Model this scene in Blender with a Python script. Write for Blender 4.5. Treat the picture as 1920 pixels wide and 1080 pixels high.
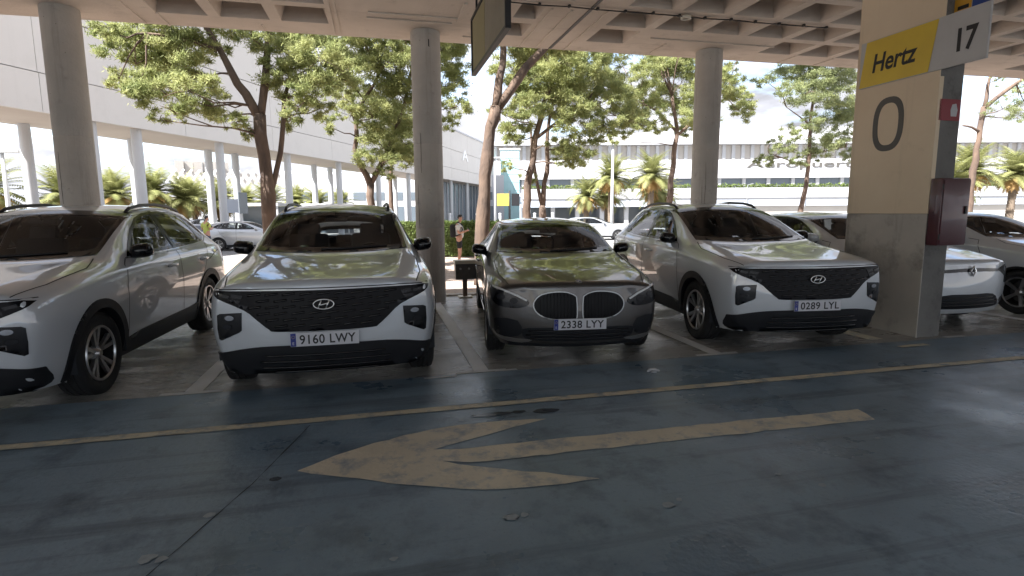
import bpy, bmesh, math, random
import numpy as np
from mathutils import Vector, Matrix, Quaternion
from mathutils.bvhtree import BVHTree
from mathutils.geometry import delaunay_2d_cdt

random.seed(7)
PI = math.pi
for o in list(bpy.data.objects):
    bpy.data.objects.remove(o, do_unlink=True)
scene = bpy.context.scene
COL = scene.collection

# ------------------------------------------------------------------ camera
cam_d = bpy.data.cameras.new('camera')
cam_d.sensor_width = 36.0
cam_d.lens = 1050.0 / 1920.0 * 36.0
cam_d.clip_start = 0.05
cam_d.clip_end = 3000.0
cam = bpy.data.objects.new('camera', cam_d)
COL.objects.link(cam)
_yaw, _pitch, _roll = math.radians(13.5), math.radians(7.8), math.radians(-0.4)
_f = Vector((math.sin(_yaw) * math.cos(_pitch), math.cos(_yaw) * math.cos(_pitch), -math.sin(_pitch)))
_r = Vector((math.cos(_yaw), -math.sin(_yaw), 0))
_u = _r.cross(_f)
_r2 = _r * math.cos(_roll) + _u * math.sin(_roll)
_u2 = _u * math.cos(_roll) - _r * math.sin(_roll)
cam.matrix_world = Matrix(((_r2.x, _u2.x, -_f.x, 0), (_r2.y, _u2.y, -_f.y, 0), (_r2.z, _u2.z, -_f.z, 1.52), (0, 0, 0, 1)))
scene.camera = cam

# ------------------------------------------------------------------ light
SUN_DIR = Vector((-0.80, -0.42, 1.12)).normalized()
world = bpy.data.worlds.new('World')
scene.world = world
world.use_nodes = True
nt = world.node_tree
nt.nodes.clear()
w_out = nt.nodes.new('ShaderNodeOutputWorld')
w_bg = nt.nodes.new('ShaderNodeBackground')
w_cl = nt.nodes.new('ShaderNodeBackground')
w_mix = nt.nodes.new('ShaderNodeMixShader')
w_sky = nt.nodes.new('ShaderNodeTexSky')
w_sky.sky_type = 'NISHITA'
w_sky.sun_disc = False
w_sky.sun_elevation = math.asin(SUN_DIR.z)
w_sky.sun_rotation = math.atan2(SUN_DIR.x, SUN_DIR.y)
w_sky.air_density = 1.0
w_sky.dust_density = 1.4
w_bg.inputs['Strength'].default_value = 0.085
w_cl.inputs['Color'].default_value = (0.90, 0.91, 1.0, 1)
w_tc = nt.nodes.new('ShaderNodeTexCoord')
w_map = nt.nodes.new('ShaderNodeMapping')
w_map.inputs['Scale'].default_value = (1.6, 1.6, 5.0)
w_no = nt.nodes.new('ShaderNodeTexNoise')
w_no.inputs['Scale'].default_value = 2.2
w_no.inputs['Detail'].default_value = 7.0
w_no.inputs['Roughness'].default_value = 0.55
w_no.inputs['Distortion'].default_value = 0.35
w_rp = nt.nodes.new('ShaderNodeValToRGB')
w_rp.color_ramp.elements[0].position = 0.33
w_rp.color_ramp.elements[1].position = 0.50
w_no2 = nt.nodes.new('ShaderNodeTexNoise')
w_no2.inputs['Scale'].default_value = 4.3
w_no2.inputs['Detail'].default_value = 5.0
w_mr = nt.nodes.new('ShaderNodeMapRange')
w_mr.inputs['From Min'].default_value = 0.3
w_mr.inputs['From Max'].default_value = 0.7
w_mr.inputs['To Min'].default_value = 0.08
w_mr.inputs['To Max'].default_value = 0.26
L = nt.links.new
L(w_tc.outputs['Generated'], w_map.inputs['Vector'])
L(w_map.outputs['Vector'], w_no.inputs['Vector'])
L(w_map.outputs['Vector'], w_no2.inputs['Vector'])
L(w_no.outputs['Fac'], w_rp.inputs['Fac'])
L(w_no2.outputs['Fac'], w_mr.inputs['Value'])
L(w_mr.outputs['Result'], w_cl.inputs['Strength'])
L(w_sky.outputs['Color'], w_bg.inputs['Color'])
L(w_rp.outputs['Color'], w_mix.inputs['Fac'])
L(w_bg.outputs['Background'], w_mix.inputs[1])
L(w_cl.outputs['Background'], w_mix.inputs[2])
L(w_mix.outputs['Shader'], w_out.inputs['Surface'])

sun_d = bpy.data.lights.new('sun', 'SUN')
sun_d.energy = 3.3
sun_d.angle = math.radians(0.53)
sun_d.color = (1.0, 0.975, 0.95)
sun = bpy.data.objects.new('sun', sun_d)
COL.objects.link(sun)
sun.rotation_euler = (-SUN_DIR).to_track_quat('-Z', 'Y').to_euler()
sun.location = (0, 0, 40)

scene.view_settings.view_transform = 'Standard'
scene.view_settings.look = 'None'
scene.view_settings.gamma = 1.0
scene.view_settings.exposure = 2.75
scene.view_settings.use_curve_mapping = False
scene.render.engine = 'CYCLES'
scene.cycles.max_bounces = 10
scene.cycles.diffuse_bounces = 5
scene.cycles.transparent_max_bounces = 24
scene.cycles.use_denoising = True
scene.cycles.sample_clamp_indirect = 8.0

# ------------------------------------------------------------------ materials
def mat(name, base=(.5, .5, .5), rough=.5, metal=0.0, coat=0.0, coat_rough=.03, spec=.5, var=None, var_scale=6.0,
        var_detail=6.0, bump=0.0, bump_scale=40.0, rough_var=0.0, stretch=(1, 1, 1), emit=None):
    """Principled material; var = second colour mixed in by object-space noise."""
    m = bpy.data.materials.new(name)
    m.use_nodes = True
    t = m.node_tree
    b = t.nodes['Principled BSDF']
    b.inputs['Base Color'].default_value = (*base, 1)
    b.inputs['Roughness'].default_value = rough
    b.inputs['Metallic'].default_value = metal
    b.inputs['Coat Weight'].default_value = coat
    b.inputs['Coat Roughness'].default_value = coat_rough
    b.inputs['Specular IOR Level'].default_value = spec
    if emit:
        b.inputs['Emission Color'].default_value = (*emit[0], 1)
        b.inputs['Emission Strength'].default_value = emit[1]
    if var or bump or rough_var:
        tc = t.nodes.new('ShaderNodeTexCoord')
        mp = t.nodes.new('ShaderNodeMapping')
        mp.inputs['Scale'].default_value = stretch
        t.links.new(tc.outputs['Object'], mp.inputs['Vector'])
        no = t.nodes.new('ShaderNodeTexNoise')
        no.inputs['Scale'].default_value = var_scale
        no.inputs['Detail'].default_value = var_detail
        no.inputs['Roughness'].default_value = .6
        t.links.new(mp.outputs['Vector'], no.inputs['Vector'])
        if var:
            rp = t.nodes.new('ShaderNodeValToRGB')
            rp.color_ramp.elements[0].position = .34
            rp.color_ramp.elements[1].position = .66
            rp.color_ramp.elements[0].color = (*base, 1)
            rp.color_ramp.elements[1].color = (*var, 1)
            t.links.new(no.outputs['Fac'], rp.inputs['Fac'])
            t.links.new(rp.outputs['Color'], b.inputs['Base Color'])
        if rough_var:
            mr = t.nodes.new('ShaderNodeMapRange')
            mr.inputs['From Min'].default_value = .3
            mr.inputs['From Max'].default_value = .7
            mr.inputs['To Min'].default_value = max(.02, rough - rough_var)
            mr.inputs['To Max'].default_value = min(1, rough + rough_var)
            t.links.new(no.outputs['Fac'], mr.inputs['Value'])
            t.links.new(mr.outputs['Result'], b.inputs['Roughness'])
        if bump:
            n2 = t.nodes.new('ShaderNodeTexNoise')
            n2.inputs['Scale'].default_value = bump_scale
            n2.inputs['Detail'].default_value = 5
            bp = t.nodes.new('ShaderNodeBump')
            bp.inputs['Strength'].default_value = bump
            bp.inputs['Distance'].default_value = .02
            t.links.new(mp.outputs['Vector'], n2.inputs['Vector'])
            t.links.new(n2.outputs['Fac'], bp.inputs['Height'])
            t.links.new(bp.outputs['Normal'], b.inputs['Normal'])
    return m


def mat_stained(name, base, var, dirt, rough, rv, sc=1.2, sc2=5.0, bump=.2, thr=(.52, .68), spots=None, stretch=(1, 1, 1)):
    """Two scales of noise plus a dirt layer with its own blotches."""
    m = mat(name, base, rough, var=var, var_scale=sc, rough_var=rv, bump=bump, bump_scale=30, stretch=stretch)
    t = m.node_tree
    b = t.nodes['Principled BSDF']
    src = b.inputs['Base Color'].links[0].from_socket
    tc = next(n for n in t.nodes if n.type == 'MAPPING')
    no = t.nodes.new('ShaderNodeTexNoise')
    no.inputs['Scale'].default_value = sc2
    no.inputs['Detail'].default_value = 8
    no.inputs['Roughness'].default_value = .68
    t.links.new(tc.outputs['Vector'], no.inputs['Vector'])
    rp = t.nodes.new('ShaderNodeValToRGB')
    rp.color_ramp.elements[0].position = thr[0]
    rp.color_ramp.elements[1].position = thr[1]
    t.links.new(no.outputs['Fac'], rp.inputs['Fac'])
    mx = t.nodes.new('ShaderNodeMixRGB')
    mx.inputs['Color2'].default_value = (*dirt, 1)
    t.links.new(rp.outputs['Color'], mx.inputs['Fac'])
    t.links.new(src, mx.inputs['Color1'])
    outc = mx.outputs['Color']
    if spots:
        vo = t.nodes.new('ShaderNodeTexVoronoi')
        vo.inputs['Scale'].default_value = spots[1]
        t.links.new(tc.outputs['Vector'], vo.inputs['Vector'])
        r2 = t.nodes.new('ShaderNodeValToRGB')
        r2.color_ramp.elements[0].position = .02
        r2.color_ramp.elements[0].color = (1, 1, 1, 1)
        r2.color_ramp.elements[1].position = .05
        r2.color_ramp.elements[1].color = (0, 0, 0, 1)
        t.links.new(vo.outputs['Distance'], r2.inputs['Fac'])
        m2 = t.nodes.new('ShaderNodeMixRGB')
        m2.inputs['Color2'].default_value = (*spots[0], 1)
        t.links.new(r2.outputs['Color'], m2.inputs['Fac'])
        t.links.new(outc, m2.inputs['Color1'])
        outc = m2.outputs['Color']
    t.links.new(outc, b.inputs['Base Color'])
    return m


def mat_glass(name, tint=(.5, .55, .55), refl=1.0, rough=.02):
    m = bpy.data.materials.new(name)
    m.use_nodes = True
    t = m.node_tree
    t.nodes.clear()
    o = t.nodes.new('ShaderNodeOutputMaterial')
    tr = t.nodes.new('ShaderNodeBsdfTransparent')
    tr.inputs['Color'].default_value = (*tint, 1)
    gl = t.nodes.new('ShaderNodeBsdfGlossy')
    gl.inputs['Roughness'].default_value = rough
    fr = t.nodes.new('ShaderNodeFresnel')
    fr.inputs['IOR'].default_value = 1.5
    mu = t.nodes.new('ShaderNodeMath')
    mu.operation = 'MULTIPLY'
    mu.inputs[1].default_value = refl
    mx = t.nodes.new('ShaderNodeMixShader')
    t.links.new(fr.outputs['Fac'], mu.inputs[0])
    t.links.new(mu.outputs['Value'], mx.inputs['Fac'])
    t.links.new(tr.outputs['BSDF'], mx.inputs[1])
    t.links.new(gl.outputs['BSDF'], mx.inputs[2])
    t.links.new(mx.outputs['Shader'], o.inputs['Surface'])
    return m


def mat_leaf(name, a, b_, trans=.35, sc=2.2):
    m = bpy.data.materials.new(name)
    m.use_nodes = True
    t = m.node_tree
    b = t.nodes['Principled BSDF']
    b.inputs['Roughness'].default_value = .6
    b.inputs['Specular IOR Level'].default_value = .25
    out = next(n for n in t.nodes if n.type == 'OUTPUT_MATERIAL')
    tc = t.nodes.new('ShaderNodeTexCoord')
    no = t.nodes.new('ShaderNodeTexNoise')
    no.inputs['Scale'].default_value = sc
    no.inputs['Detail'].default_value = 9
    no.inputs['Roughness'].default_value = .75
    rp = t.nodes.new('ShaderNodeValToRGB')
    rp.color_ramp.elements[0].position = .36
    rp.color_ramp.elements[1].position = .64
    rp.color_ramp.elements[0].color = (*a, 1)
    rp.color_ramp.elements[1].color = (*b_, 1)
    t.links.new(tc.outputs['Object'], no.inputs['Vector'])
    t.links.new(no.outputs['Fac'], rp.inputs['Fac'])
    t.links.new(rp.outputs['Color'], b.inputs['Base Color'])
    tl = t.nodes.new('ShaderNodeBsdfTranslucent')
    t.links.new(rp.outputs['Color'], tl.inputs['Color'])
    mx = t.nodes.new('ShaderNodeMixShader')
    mx.inputs['Fac'].default_value = trans
    t.links.new(b.outputs['BSDF'], mx.inputs[1])
    t.links.new(tl.outputs['BSDF'], mx.inputs[2])
    t.links.new(mx.outputs['Shader'], out.inputs['Surface'])
    return m


M = {}
M['ceil'] = mat_stained('ceiling_concrete', (.64, .56, .475), (.56, .485, .41), (.40, .345, .29), .85, .08, sc=.9, sc2=2.4, bump=.25, thr=(.58, .78))
M['coffer'] = mat('coffer_concrete', (.60, .52, .445), .9, var=(.52, .45, .38), var_scale=2.5, bump=.2)
M['column'] = mat_stained('column_concrete', (.47, .44, .40), (.39, .365, .33), (.26, .24, .22), .85, .06, sc=1.6, sc2=3.5, bump=.35, thr=(.58, .76), spots=((.09, .08, .07), 7.0))
M['pil_hi'] = mat_stained('beige_pillar_paint', (.70, .57, .41), (.66, .53, .375), (.55, .44, .31), .7, .08, sc=1.2, sc2=3, bump=.08, thr=(.6, .8))
M['pil_lo'] = mat_stained('grey_pillar_paint', (.46, .42, .37), (.38, .35, .31), (.19, .175, .16), .7, .1, sc=1.4, sc2=2.2, bump=.12, thr=(.5, .72))
add_drips = [('column', (.20, .185, .165), (7, 7, .35)), ('pil_lo', (.13, .12, .11), (5, 5, .5)), ('pil_hi', (.50, .40, .28), (5, 5, .25))]
M['pil_dark'] = mat_stained('raw_pillar_concrete', (.17, .165, .155), (.13, .125, .12), (.07, .068, .065), .8, .08, sc=2, sc2=4, bump=.25, thr=(.55, .75))
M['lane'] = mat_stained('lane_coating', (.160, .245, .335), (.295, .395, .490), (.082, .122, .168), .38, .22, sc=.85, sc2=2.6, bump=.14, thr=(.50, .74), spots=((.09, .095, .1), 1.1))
def add_scuffs_or_sheen(m, col, stretch, thr, amt, scale=1.0):
    t = m.node_tree
    b = t.nodes['Principled BSDF']
    src = b.inputs['Base Color'].links[0].from_socket
    tc = t.nodes.new('ShaderNodeTexCoord')
    mp = t.nodes.new('ShaderNodeMapping')
    mp.inputs['Scale'].default_value = stretch
    mp.inputs['Rotation'].default_value = (0, 0, .07)
    no = t.nodes.new('ShaderNodeTexNoise')
    no.inputs['Scale'].default_value = scale
    no.inputs['Detail'].default_value = 9
    no.inputs['Roughness'].default_value = .7
    rp = t.nodes.new('ShaderNodeValToRGB')
    rp.color_ramp.elements[0].position = thr[0]
    rp.color_ramp.elements[1].position = thr[1]
    mu = t.nodes.new('ShaderNodeMath')
    mu.operation = 'MULTIPLY'
    mu.inputs[1].default_value = amt
    mx = t.nodes.new('ShaderNodeMixRGB')
    mx.inputs['Color2'].default_value = (*col, 1)
    t.links.new(tc.outputs['Object'], mp.inputs['Vector'])
    t.links.new(mp.outputs['Vector'], no.inputs['Vector'])
    t.links.new(no.outputs['Fac'], rp.inputs['Fac'])
    t.links.new(rp.outputs['Color'], mu.inputs[0])
    t.links.new(mu.outputs['Value'], mx.inputs['Fac'])
    t.links.new(src, mx.inputs['Color1'])
    t.links.new(mx.outputs['Color'], b.inputs['Base Color'])
add_scuffs_or_sheen(M['lane'], (.05, .07, .09), (.18, 3.2, 1), (.52, .66), .55, 1.3)
add_scuffs_or_sheen(M['lane'], (.42, .50, .57), (.5, 1.6, 1), (.60, .74), .55, 1.1)  # pale patches: worn coating plus sky reflections painted into the colour
add_scuffs_or_sheen(M['lane'], (.10, .13, .16), (1, 1, 1), (.56, .66), .35, 38.0)
M['bay'] = mat_stained('bay_concrete', (.40, .385, .36), (.31, .30, .285), (.15, .147, .143), .28, .18, sc=1.1, sc2=2.6, bump=.30, thr=(.50, .70), stretch=(1, 2.2, 1))
for _n, _c, _s in add_drips: add_scuffs_or_sheen(M[_n], _c, _s, (.54, .72), .5, 1.0)
add_scuffs_or_sheen(M['ceil'], (.40, .33, .27), (.6, 2.5, 1), (.54, .70), .5, 1.2)
add_scuffs_or_sheen(M['bay'], (.07, .07, .07), (3.0, .25, 1), (.54, .68), .6, 1.2)
add_scuffs_or_sheen(M['bay'], (.12, .12, .12), (1, 1, 1), (.56, .66), .4, 34.0)
M['white_line'] = mat_stained('worn_white_paint', (.80, .80, .81), (.72, .72, .73), (.45, .45, .45), .5, .1, sc=2, sc2=9, bump=.15, thr=(.60, .74))
M['yellow_line'] = mat_stained('worn_yellow_paint', (.78, .71, .54), (.66, .61, .48), (.31, .37, .42), .6, .1, sc=3, sc2=7, bump=.15, thr=(.50, .68))
M['arrow'] = mat_stained('worn_arrow_paint', (.80, .73, .59), (.68, .63, .52), (.33, .38, .43), .6, .1, sc=2.2, sc2=5.5, bump=.25, thr=(.49, .68))
M['kerb'] = mat_stained('kerb_concrete', (.45, .42, .38), (.38, .35, .32), (.2, .18, .16), .85, .05, sc=3, sc2=8)
M['soil'] = mat_stained('dry_soil', (.37, .29, .24), (.29, .225, .185), (.19, .145, .115), .95, .03, sc=1.5, sc2=9, bump=.9, thr=(.5, .66))
M['ground'] = mat_stained('pale_asphalt', (.24, .235, .225), (.20, .195, .19), (.15, .145, .14), .9, .05, sc=.3, sc2=2, bump=.2)
M['white_paint'] = mat('white_car_paint', (.49, .52, .56), .30, coat=1.0, coat_rough=.01)
for _k in ('white_paint',): M[_k].node_tree.nodes['Principled BSDF'].inputs['Coat IOR'].default_value = 1.85
M['grey_paint'] = mat('grey_car_paint', (.060, .055, .053), .30, metal=.5, coat=1.0, coat_rough=.02)
M['silver_paint'] = mat('silver_car_paint', (.46, .48, .50), .3, metal=.6, coat=1.0, coat_rough=.03)
M['dark_paint'] = mat('dark_car_paint', (.03, .035, .05), .3, metal=.3, coat=1.0)
M['trim'] = mat('dark_cabin_trim', (.020, .023, .029), .8)
M['seat'] = mat('seat_fabric', (.020, .022, .027), .85, bump=.2, bump_scale=120)
M['plastic'] = mat('black_plastic', (.013, .014, .017), .50, spec=.22, bump=.08, bump_scale=220)
M['gloss'] = mat('gloss_black', (.005, .005, .007), .12, spec=.4)
M['grille'] = mat('grille_black', (.004, .004, .006), .28, spec=.12)
M['fin'] = mat('dark_chrome', (.006, .006, .008), .12, spec=.45)
M['chrome'] = mat('chrome', (.78, .78, .78), .10, metal=1.0)
M['satin'] = mat('satin_silver', (.30, .30, .30), .30, metal=.8)
M['lens'] = mat('lamp_lens', (.012, .013, .017), .22, spec=.22)
M['daylight'] = mat('pale_light_strip', (.62, .63, .65), .25, coat=.5)
M['lens_clear'] = mat('lamp_reflector', (.22, .235, .26), .2, metal=.7, coat=.3)
M['tyre'] = mat('tyre_rubber', (.012, .012, .013), .75, bump=.25, bump_scale=60)
M['rim'] = mat('machined_alloy', (.50, .50, .51), .28, metal=.9)
M['rim_dark'] = mat('dark_alloy', (.02, .02, .022), .4, metal=.4)
M['disc'] = mat('brake_steel', (.14, .14, .14), .4, metal=.9)
M['frit'] = mat('window_border', (.006, .006, .007), .12)
M['gap'] = mat('panel_gap', (.012, .012, .012), .7)
M['glass'] = mat_glass('windscreen_glass', (.84, .90, .93), .62)
M['glass_side'] = mat_glass('side_glass', (.84, .88, .87), 1.2)
M['glass_dark'] = mat_glass('privacy_glass', (.80, .83, .83), 1.2)
M['plate'] = mat('plate_white', (.56, .56, .60), .35)
M['plate_blue'] = mat('plate_blue', (.015, .03, .22), .35)
M['ink'] = mat('black_ink', (.008, .008, .010), .5)
M['yellow_sign'] = mat('yellow_sign_film', (.68, .48, .045), .42, var=(.62, .43, .045), var_scale=3)
M['grey_sign'] = mat('grey_sign_film', (.48, .47, .46), .42, var=(.44, .43, .42), var_scale=3)
M['orange_sign'] = mat('orange_sign_film', (.58, .29, .02), .42)
M['blue_sign'] = mat('blue_sign_film', (.015, .05, .22), .42)
M['numeral'] = mat('dark_grey_numeral', (.085, .08, .072), .6)
M['red_box'] = mat('red_cabinet_enamel', (.060, .009, .014), .32, coat=.4)
M['red_sign'] = mat('red_sign', (.22, .015, .025), .45)
M['white'] = mat('white_render', (.47, .475, .49), .7, var=(.43, .435, .45), var_scale=.4)
M['facade'] = mat_stained('pale_facade_panel', (.64, .615, .58), (.625, .60, .565), (.60, .575, .54), .7, .05, sc=.25, sc2=.8, bump=.03)
add_scuffs_or_sheen(M['facade'], (.55, .53, .495), (2.0, 2.0, .12), (.55, .72), .3, .8)
M['logo_white'] = mat('logo_white', (.85, .85, .85), .5)
M['soffit'] = mat('beige_soffit', (.50, .43, .36), .8, var=(.46, .39, .33), var_scale=.6)
M['joint'] = mat('facade_joint', (.20, .185, .165), .9)
M['white_col'] = mat('white_steel_column', (.50, .51, .52), .45, var=(.46, .47, .48), var_scale=.8)
M['far_grey'] = mat('far_grey_concrete', (.46, .43, .39), .85, var=(.40, .37, .34), var_scale=.15)
M['far_glass'] = mat('far_window', (.11, .135, .16), .2, spec=.8)
M['teal_glass'] = mat('teal_glass', (.30, .50, .52), .2, spec=.7, var=(.36, .56, .58), var_scale=.3)  # paled so that distance haze is put into the colour
M['far_blue'] = mat('blue_grey_band', (.40, .44, .50), .6)
M['bark'] = mat('pine_bark', (.145, .098, .070), .95, var=(.075, .053, .042), var_scale=5, bump=1.0, bump_scale=16, stretch=(1, 1, .35))
M['palm_bark'] = mat('palm_bark', (.20, .155, .115), .95, var=(.12, .09, .065), var_scale=4, bump=.9, bump_scale=14, stretch=(1, 1, 3))
M['pine'] = mat_leaf('pine_needles', (.175, .215, .080), (.44, .45, .20), .54)
M['pine_dark'] = mat_leaf('dark_pine_needles', (.15, .185, .085), (.35, .38, .18), .50)
M['frond'] = mat_leaf('palm_fronds', (.17, .19, .065), (.30, .30, .13), .35, 1.2)
M['frond_dry'] = mat_leaf('dry_palm_skirt', (.36, .21, .075), (.46, .31, .13), .2, 1.5)
M['hedge'] = mat_leaf('hedge_leaves', (.07, .11, .03), (.15, .19, .05), .35, 3)
M['skin'] = mat('skin', (.42, .22, .15), .55)
M['hair'] = mat('dark_hair', (.012, .010, .009), .6)
M['tee'] = mat('grey_white_shirt', (.52, .52, .50), .85)
M['shorts'] = mat('black_cloth', (.012, .012, .014), .9)
M['hivis'] = mat('hi_vis_yellow', (.40, .45, .10), .8)
M['navy'] = mat('navy_cloth', (.02, .03, .06), .9)
M['phone'] = mat('phone_case', (.02, .02, .02), .3)
M['meter'] = mat('grey_steel_box', (.11, .105, .10), .5, metal=.3, var=(.085, .08, .078), var_scale=6)
M['cream'] = mat('cream_enamel', (.62, .58, .48), .45)
M['galv'] = mat('galvanised_steel', (.42, .43, .44), .4, metal=.7)
M['rust'] = mat('rusted_post', (.15, .10, .075), .8)
M['sign_yel'] = mat('yellow_wayfinding', (.42, .35, .06), .5)
M['black'] = mat('black_metal', (.010, .010, .012), .45)
M['board'] = mat_stained('hanging_board_face', (.24, .205, .15), (.21, .18, .13), (.17, .145, .11), .55, .05, sc=1.5, sc2=4)
M['board_yel'] = mat('faded_yellow_print', (.26, .215, .10), .55)
M['wire'] = mat('black_cable', (.02, .018, .016), .6)


# ------------------------------------------------------------------ helpers
def setp(o, label=None, cat=None, group=None, kind=None):
    if label: o['label'] = label
    if cat: o['category'] = cat
    if group: o['group'] = group
    if kind: o['kind'] = kind
    return o


def thing(name, label, cat, loc=(0, 0, 0), rz=0, group=None):
    o = bpy.data.objects.new(name, None)
    COL.objects.link(o)
    o.empty_display_size = .2
    o.location = loc
    o.rotation_euler = (0, 0, rz)
    return setp(o, label, cat, group)


def link_mesh(name, me, m=None, parent=None, kind=None):
    o = bpy.data.objects.new(name, me)
    COL.objects.link(o)
    if m is not None and not me.materials:
        for k in (m if isinstance(m, (list, tuple)) else [m]):
            me.materials.append(k)
    if parent is not None:
        o.parent = parent
    if kind:
        o['kind'] = kind
    return o


def dup_tree(o, parent=None):
    c = o.copy()
    COL.objects.link(c)
    if parent is not None:
        c.parent = parent
        c.matrix_parent_inverse = o.matrix_parent_inverse
    for ch in list(o.children):
        dup_tree(ch, c)
    return c


class MB:
    """collects primitive shapes into one bmesh"""
    def __init__(self):
        self.bm = bmesh.new()

    def box(self, c, s, bev=0.0, rot=None, seg=2):
        b2 = bmesh.new()
        bmesh.ops.create_cube(b2, size=1)
        bmesh.ops.scale(b2, vec=s, verts=b2.verts)
        if bev:
            bmesh.ops.bevel(b2, geom=b2.edges[:], offset=bev, segments=seg, profile=.6, affect='EDGES')
        mt = Matrix.Translation(c) @ (rot.to_4x4() if rot is not None else Matrix())
        bmesh.ops.transform(b2, matrix=mt, verts=b2.verts)
        self.join(b2)
        return self

    def join(self, b2):
        me = bpy.data.meshes.new('tmp')
        b2.to_mesh(me)
        b2.free()
        self.bm.from_mesh(me)
        bpy.data.meshes.remove(me)

    def tube(self, pts, rad, n=8, cap=True):
        """tapered tube through points"""
        pts = [Vector(p) for p in pts]
        if not isinstance(rad, (list, tuple)):
            rad = [rad] * len(pts)
        rings = []
        up = Vector((0, 0, 1))
        prev = None
        for i, p in enumerate(pts):
            a = pts[max(0, i - 1)]
            c = pts[min(len(pts) - 1, i + 1)]
            d = (c - a).normalized()
            if prev is None:
                x = d.cross(up if abs(d.z) < .95 else Vector((1, 0, 0))).normalized()
            else:
                x = (prev - d * prev.dot(d)).normalized()
            prev = x
            y = d.cross(x)
            rings.append([self.bm.verts.new(p + (x * math.cos(2 * PI * k / n) + y * math.sin(2 * PI * k / n)) * rad[i]) for k in range(n)])
        for a, c in zip(rings, rings[1:]):
            for k in range(n):
                self.bm.faces.new((a[k], a[(k + 1) % n], c[(k + 1) % n], c[k]))
        if cap:
            self.bm.faces.new(rings[0][::-1])
            self.bm.faces.new(rings[-1])
        return self

    def lathe(self, prof, n=32, axis='X', centre=(0, 0, 0), closed=False):
        """prof: (axial, radius) pairs turned round an axis"""
        c = Vector(centre)
        rings = []
        for a, r in prof:
            ring = []
            for k in range(n):
                t = 2 * PI * k / n
                if axis == 'X':
                    v = Vector((a, r * math.cos(t), r * math.sin(t)))
                elif axis == 'Y':
                    v = Vector((r * math.cos(t), a, r * math.sin(t)))
                else:
                    v = Vector((r * math.cos(t), r * math.sin(t), a))
                ring.append(self.bm.verts.new(c + v))
            rings.append(ring)
        prs = list(zip(rings, rings[1:]))
        if closed:
            prs.append((rings[-1], rings[0]))
        for a, b in prs:
            for k in range(n):
                self.bm.faces.new((a[k], b[k], b[(k + 1) % n], a[(k + 1) % n]))
        return self

    def prism(self, poly, vec):
        """extrude a 3-D polygon along vec"""
        a = [self.bm.verts.new(p) for p in poly]
        v = Vector(vec)
        b = [self.bm.verts.new(Vector(p) + v) for p in poly]
        self.bm.faces.new(a[::-1])
        self.bm.faces.new(b)
        for i in range(len(a)):
            j = (i + 1) % len(a)
            self.bm.faces.new((a[i], a[j], b[j], b[i]))
        return self

    def quad(self, *p):
        self.bm.faces.new([self.bm.verts.new(q) for q in p])
        return self

    def mesh(self, name, m, smooth=False, angle=None):
        bmesh.ops.recalc_face_normals(self.bm, faces=self.bm.faces[:])
        me = bpy.data.meshes.new(name)
        self.bm.to_mesh(me)
        self.bm.free()
        for k in (m if isinstance(m, (list, tuple)) else [m]):
            me.materials.append(k)
        if smooth:
            me.shade_smooth()
            if angle:
                me.set_sharp_from_angle(angle=math.radians(angle))
        return me

    def build(self, name, m, parent=None, smooth=False, angle=None, kind=None):
        return link_mesh(name, self.mesh(name, m, smooth, angle), None, parent, kind)


def raw_mesh(name, V, F, m, smooth=False):
    """fast mesh from numpy arrays, all faces with the same vertex count"""
    V = np.asarray(V, np.float32)
    F = np.asarray(F, np.int32)
    me = bpy.data.meshes.new(name)
    me.vertices.add(len(V))
    me.vertices.foreach_set('co', V.ravel())
    k = F.shape[1]
    me.loops.add(F.size)
    me.loops.foreach_set('vertex_index', F.ravel())
    me.polygons.add(len(F))
    me.polygons.foreach_set('loop_start', np.arange(0, F.size, k, dtype=np.int32))
    if smooth:
        me.polygons.foreach_set('use_smooth', np.ones(len(F), bool))
    me.update(calc_edges=True)
    for q in (m if isinstance(m, (list, tuple)) else [m]):
        me.materials.append(q)
    return me


def text_mesh(name, s, size, m, extrude=.001, shear=0.0, align='CENTER', space=1.0, offset=0.0):
    c = bpy.data.curves.new(name, 'FONT')
    c.body = s
    c.size = size
    c.extrude = extrude
    c.shear = shear
    c.align_x = align
    c.align_y = 'CENTER'
    c.space_character = space
    c.offset = offset
    c.resolution_u = 5
    o = bpy.data.objects.new(name, c)
    COL.objects.link(o)
    dg = bpy.context.evaluated_depsgraph_get()
    me = bpy.data.meshes.new_from_object(o.evaluated_get(dg))
    me.name = name
    bpy.data.objects.remove(o, do_unlink=True)
    me.materials.clear()
    me.materials.append(m)
    return me


def fit_text(me, w, h):
    """scale a text mesh about its middle to a width and height"""
    co = np.empty(len(me.vertices) * 3, np.float32)
    me.vertices.foreach_get('co', co)
    co = co.reshape(-1, 3)
    lo, hi = co.min(0), co.max(0)
    c = (lo + hi) / 2
    co[:, 0] = (co[:, 0] - c[0]) * w / (hi[0] - lo[0])
    co[:, 1] = (co[:, 1] - c[1]) * h / (hi[1] - lo[1])
    me.vertices.foreach_set('co', co.ravel())
    me.update()
    return me


def in_poly(x, y, poly):
    c = False
    j = len(poly) - 1
    for i in range(len(poly)):
        xi, yi = poly[i]
        xj, yj = poly[j]
        if (yi > y) != (yj > y) and x < (xj - xi) * (y - yi) / (yj - yi) + xi:
            c = not c
        j = i
    return c


def in_poly_np(P, poly):
    x, y = P[:, 0], P[:, 1]
    c = np.zeros(len(P), bool)
    j = len(poly) - 1
    for i in range(len(poly)):
        xi, yi = poly[i]
        xj, yj = poly[j]
        if yi != yj:
            k = ((yi > y) != (yj > y)) & (x < (xj - xi) * (y - yi) / (yj - yi) + xi)
            c ^= k
        j = i
    return c


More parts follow.
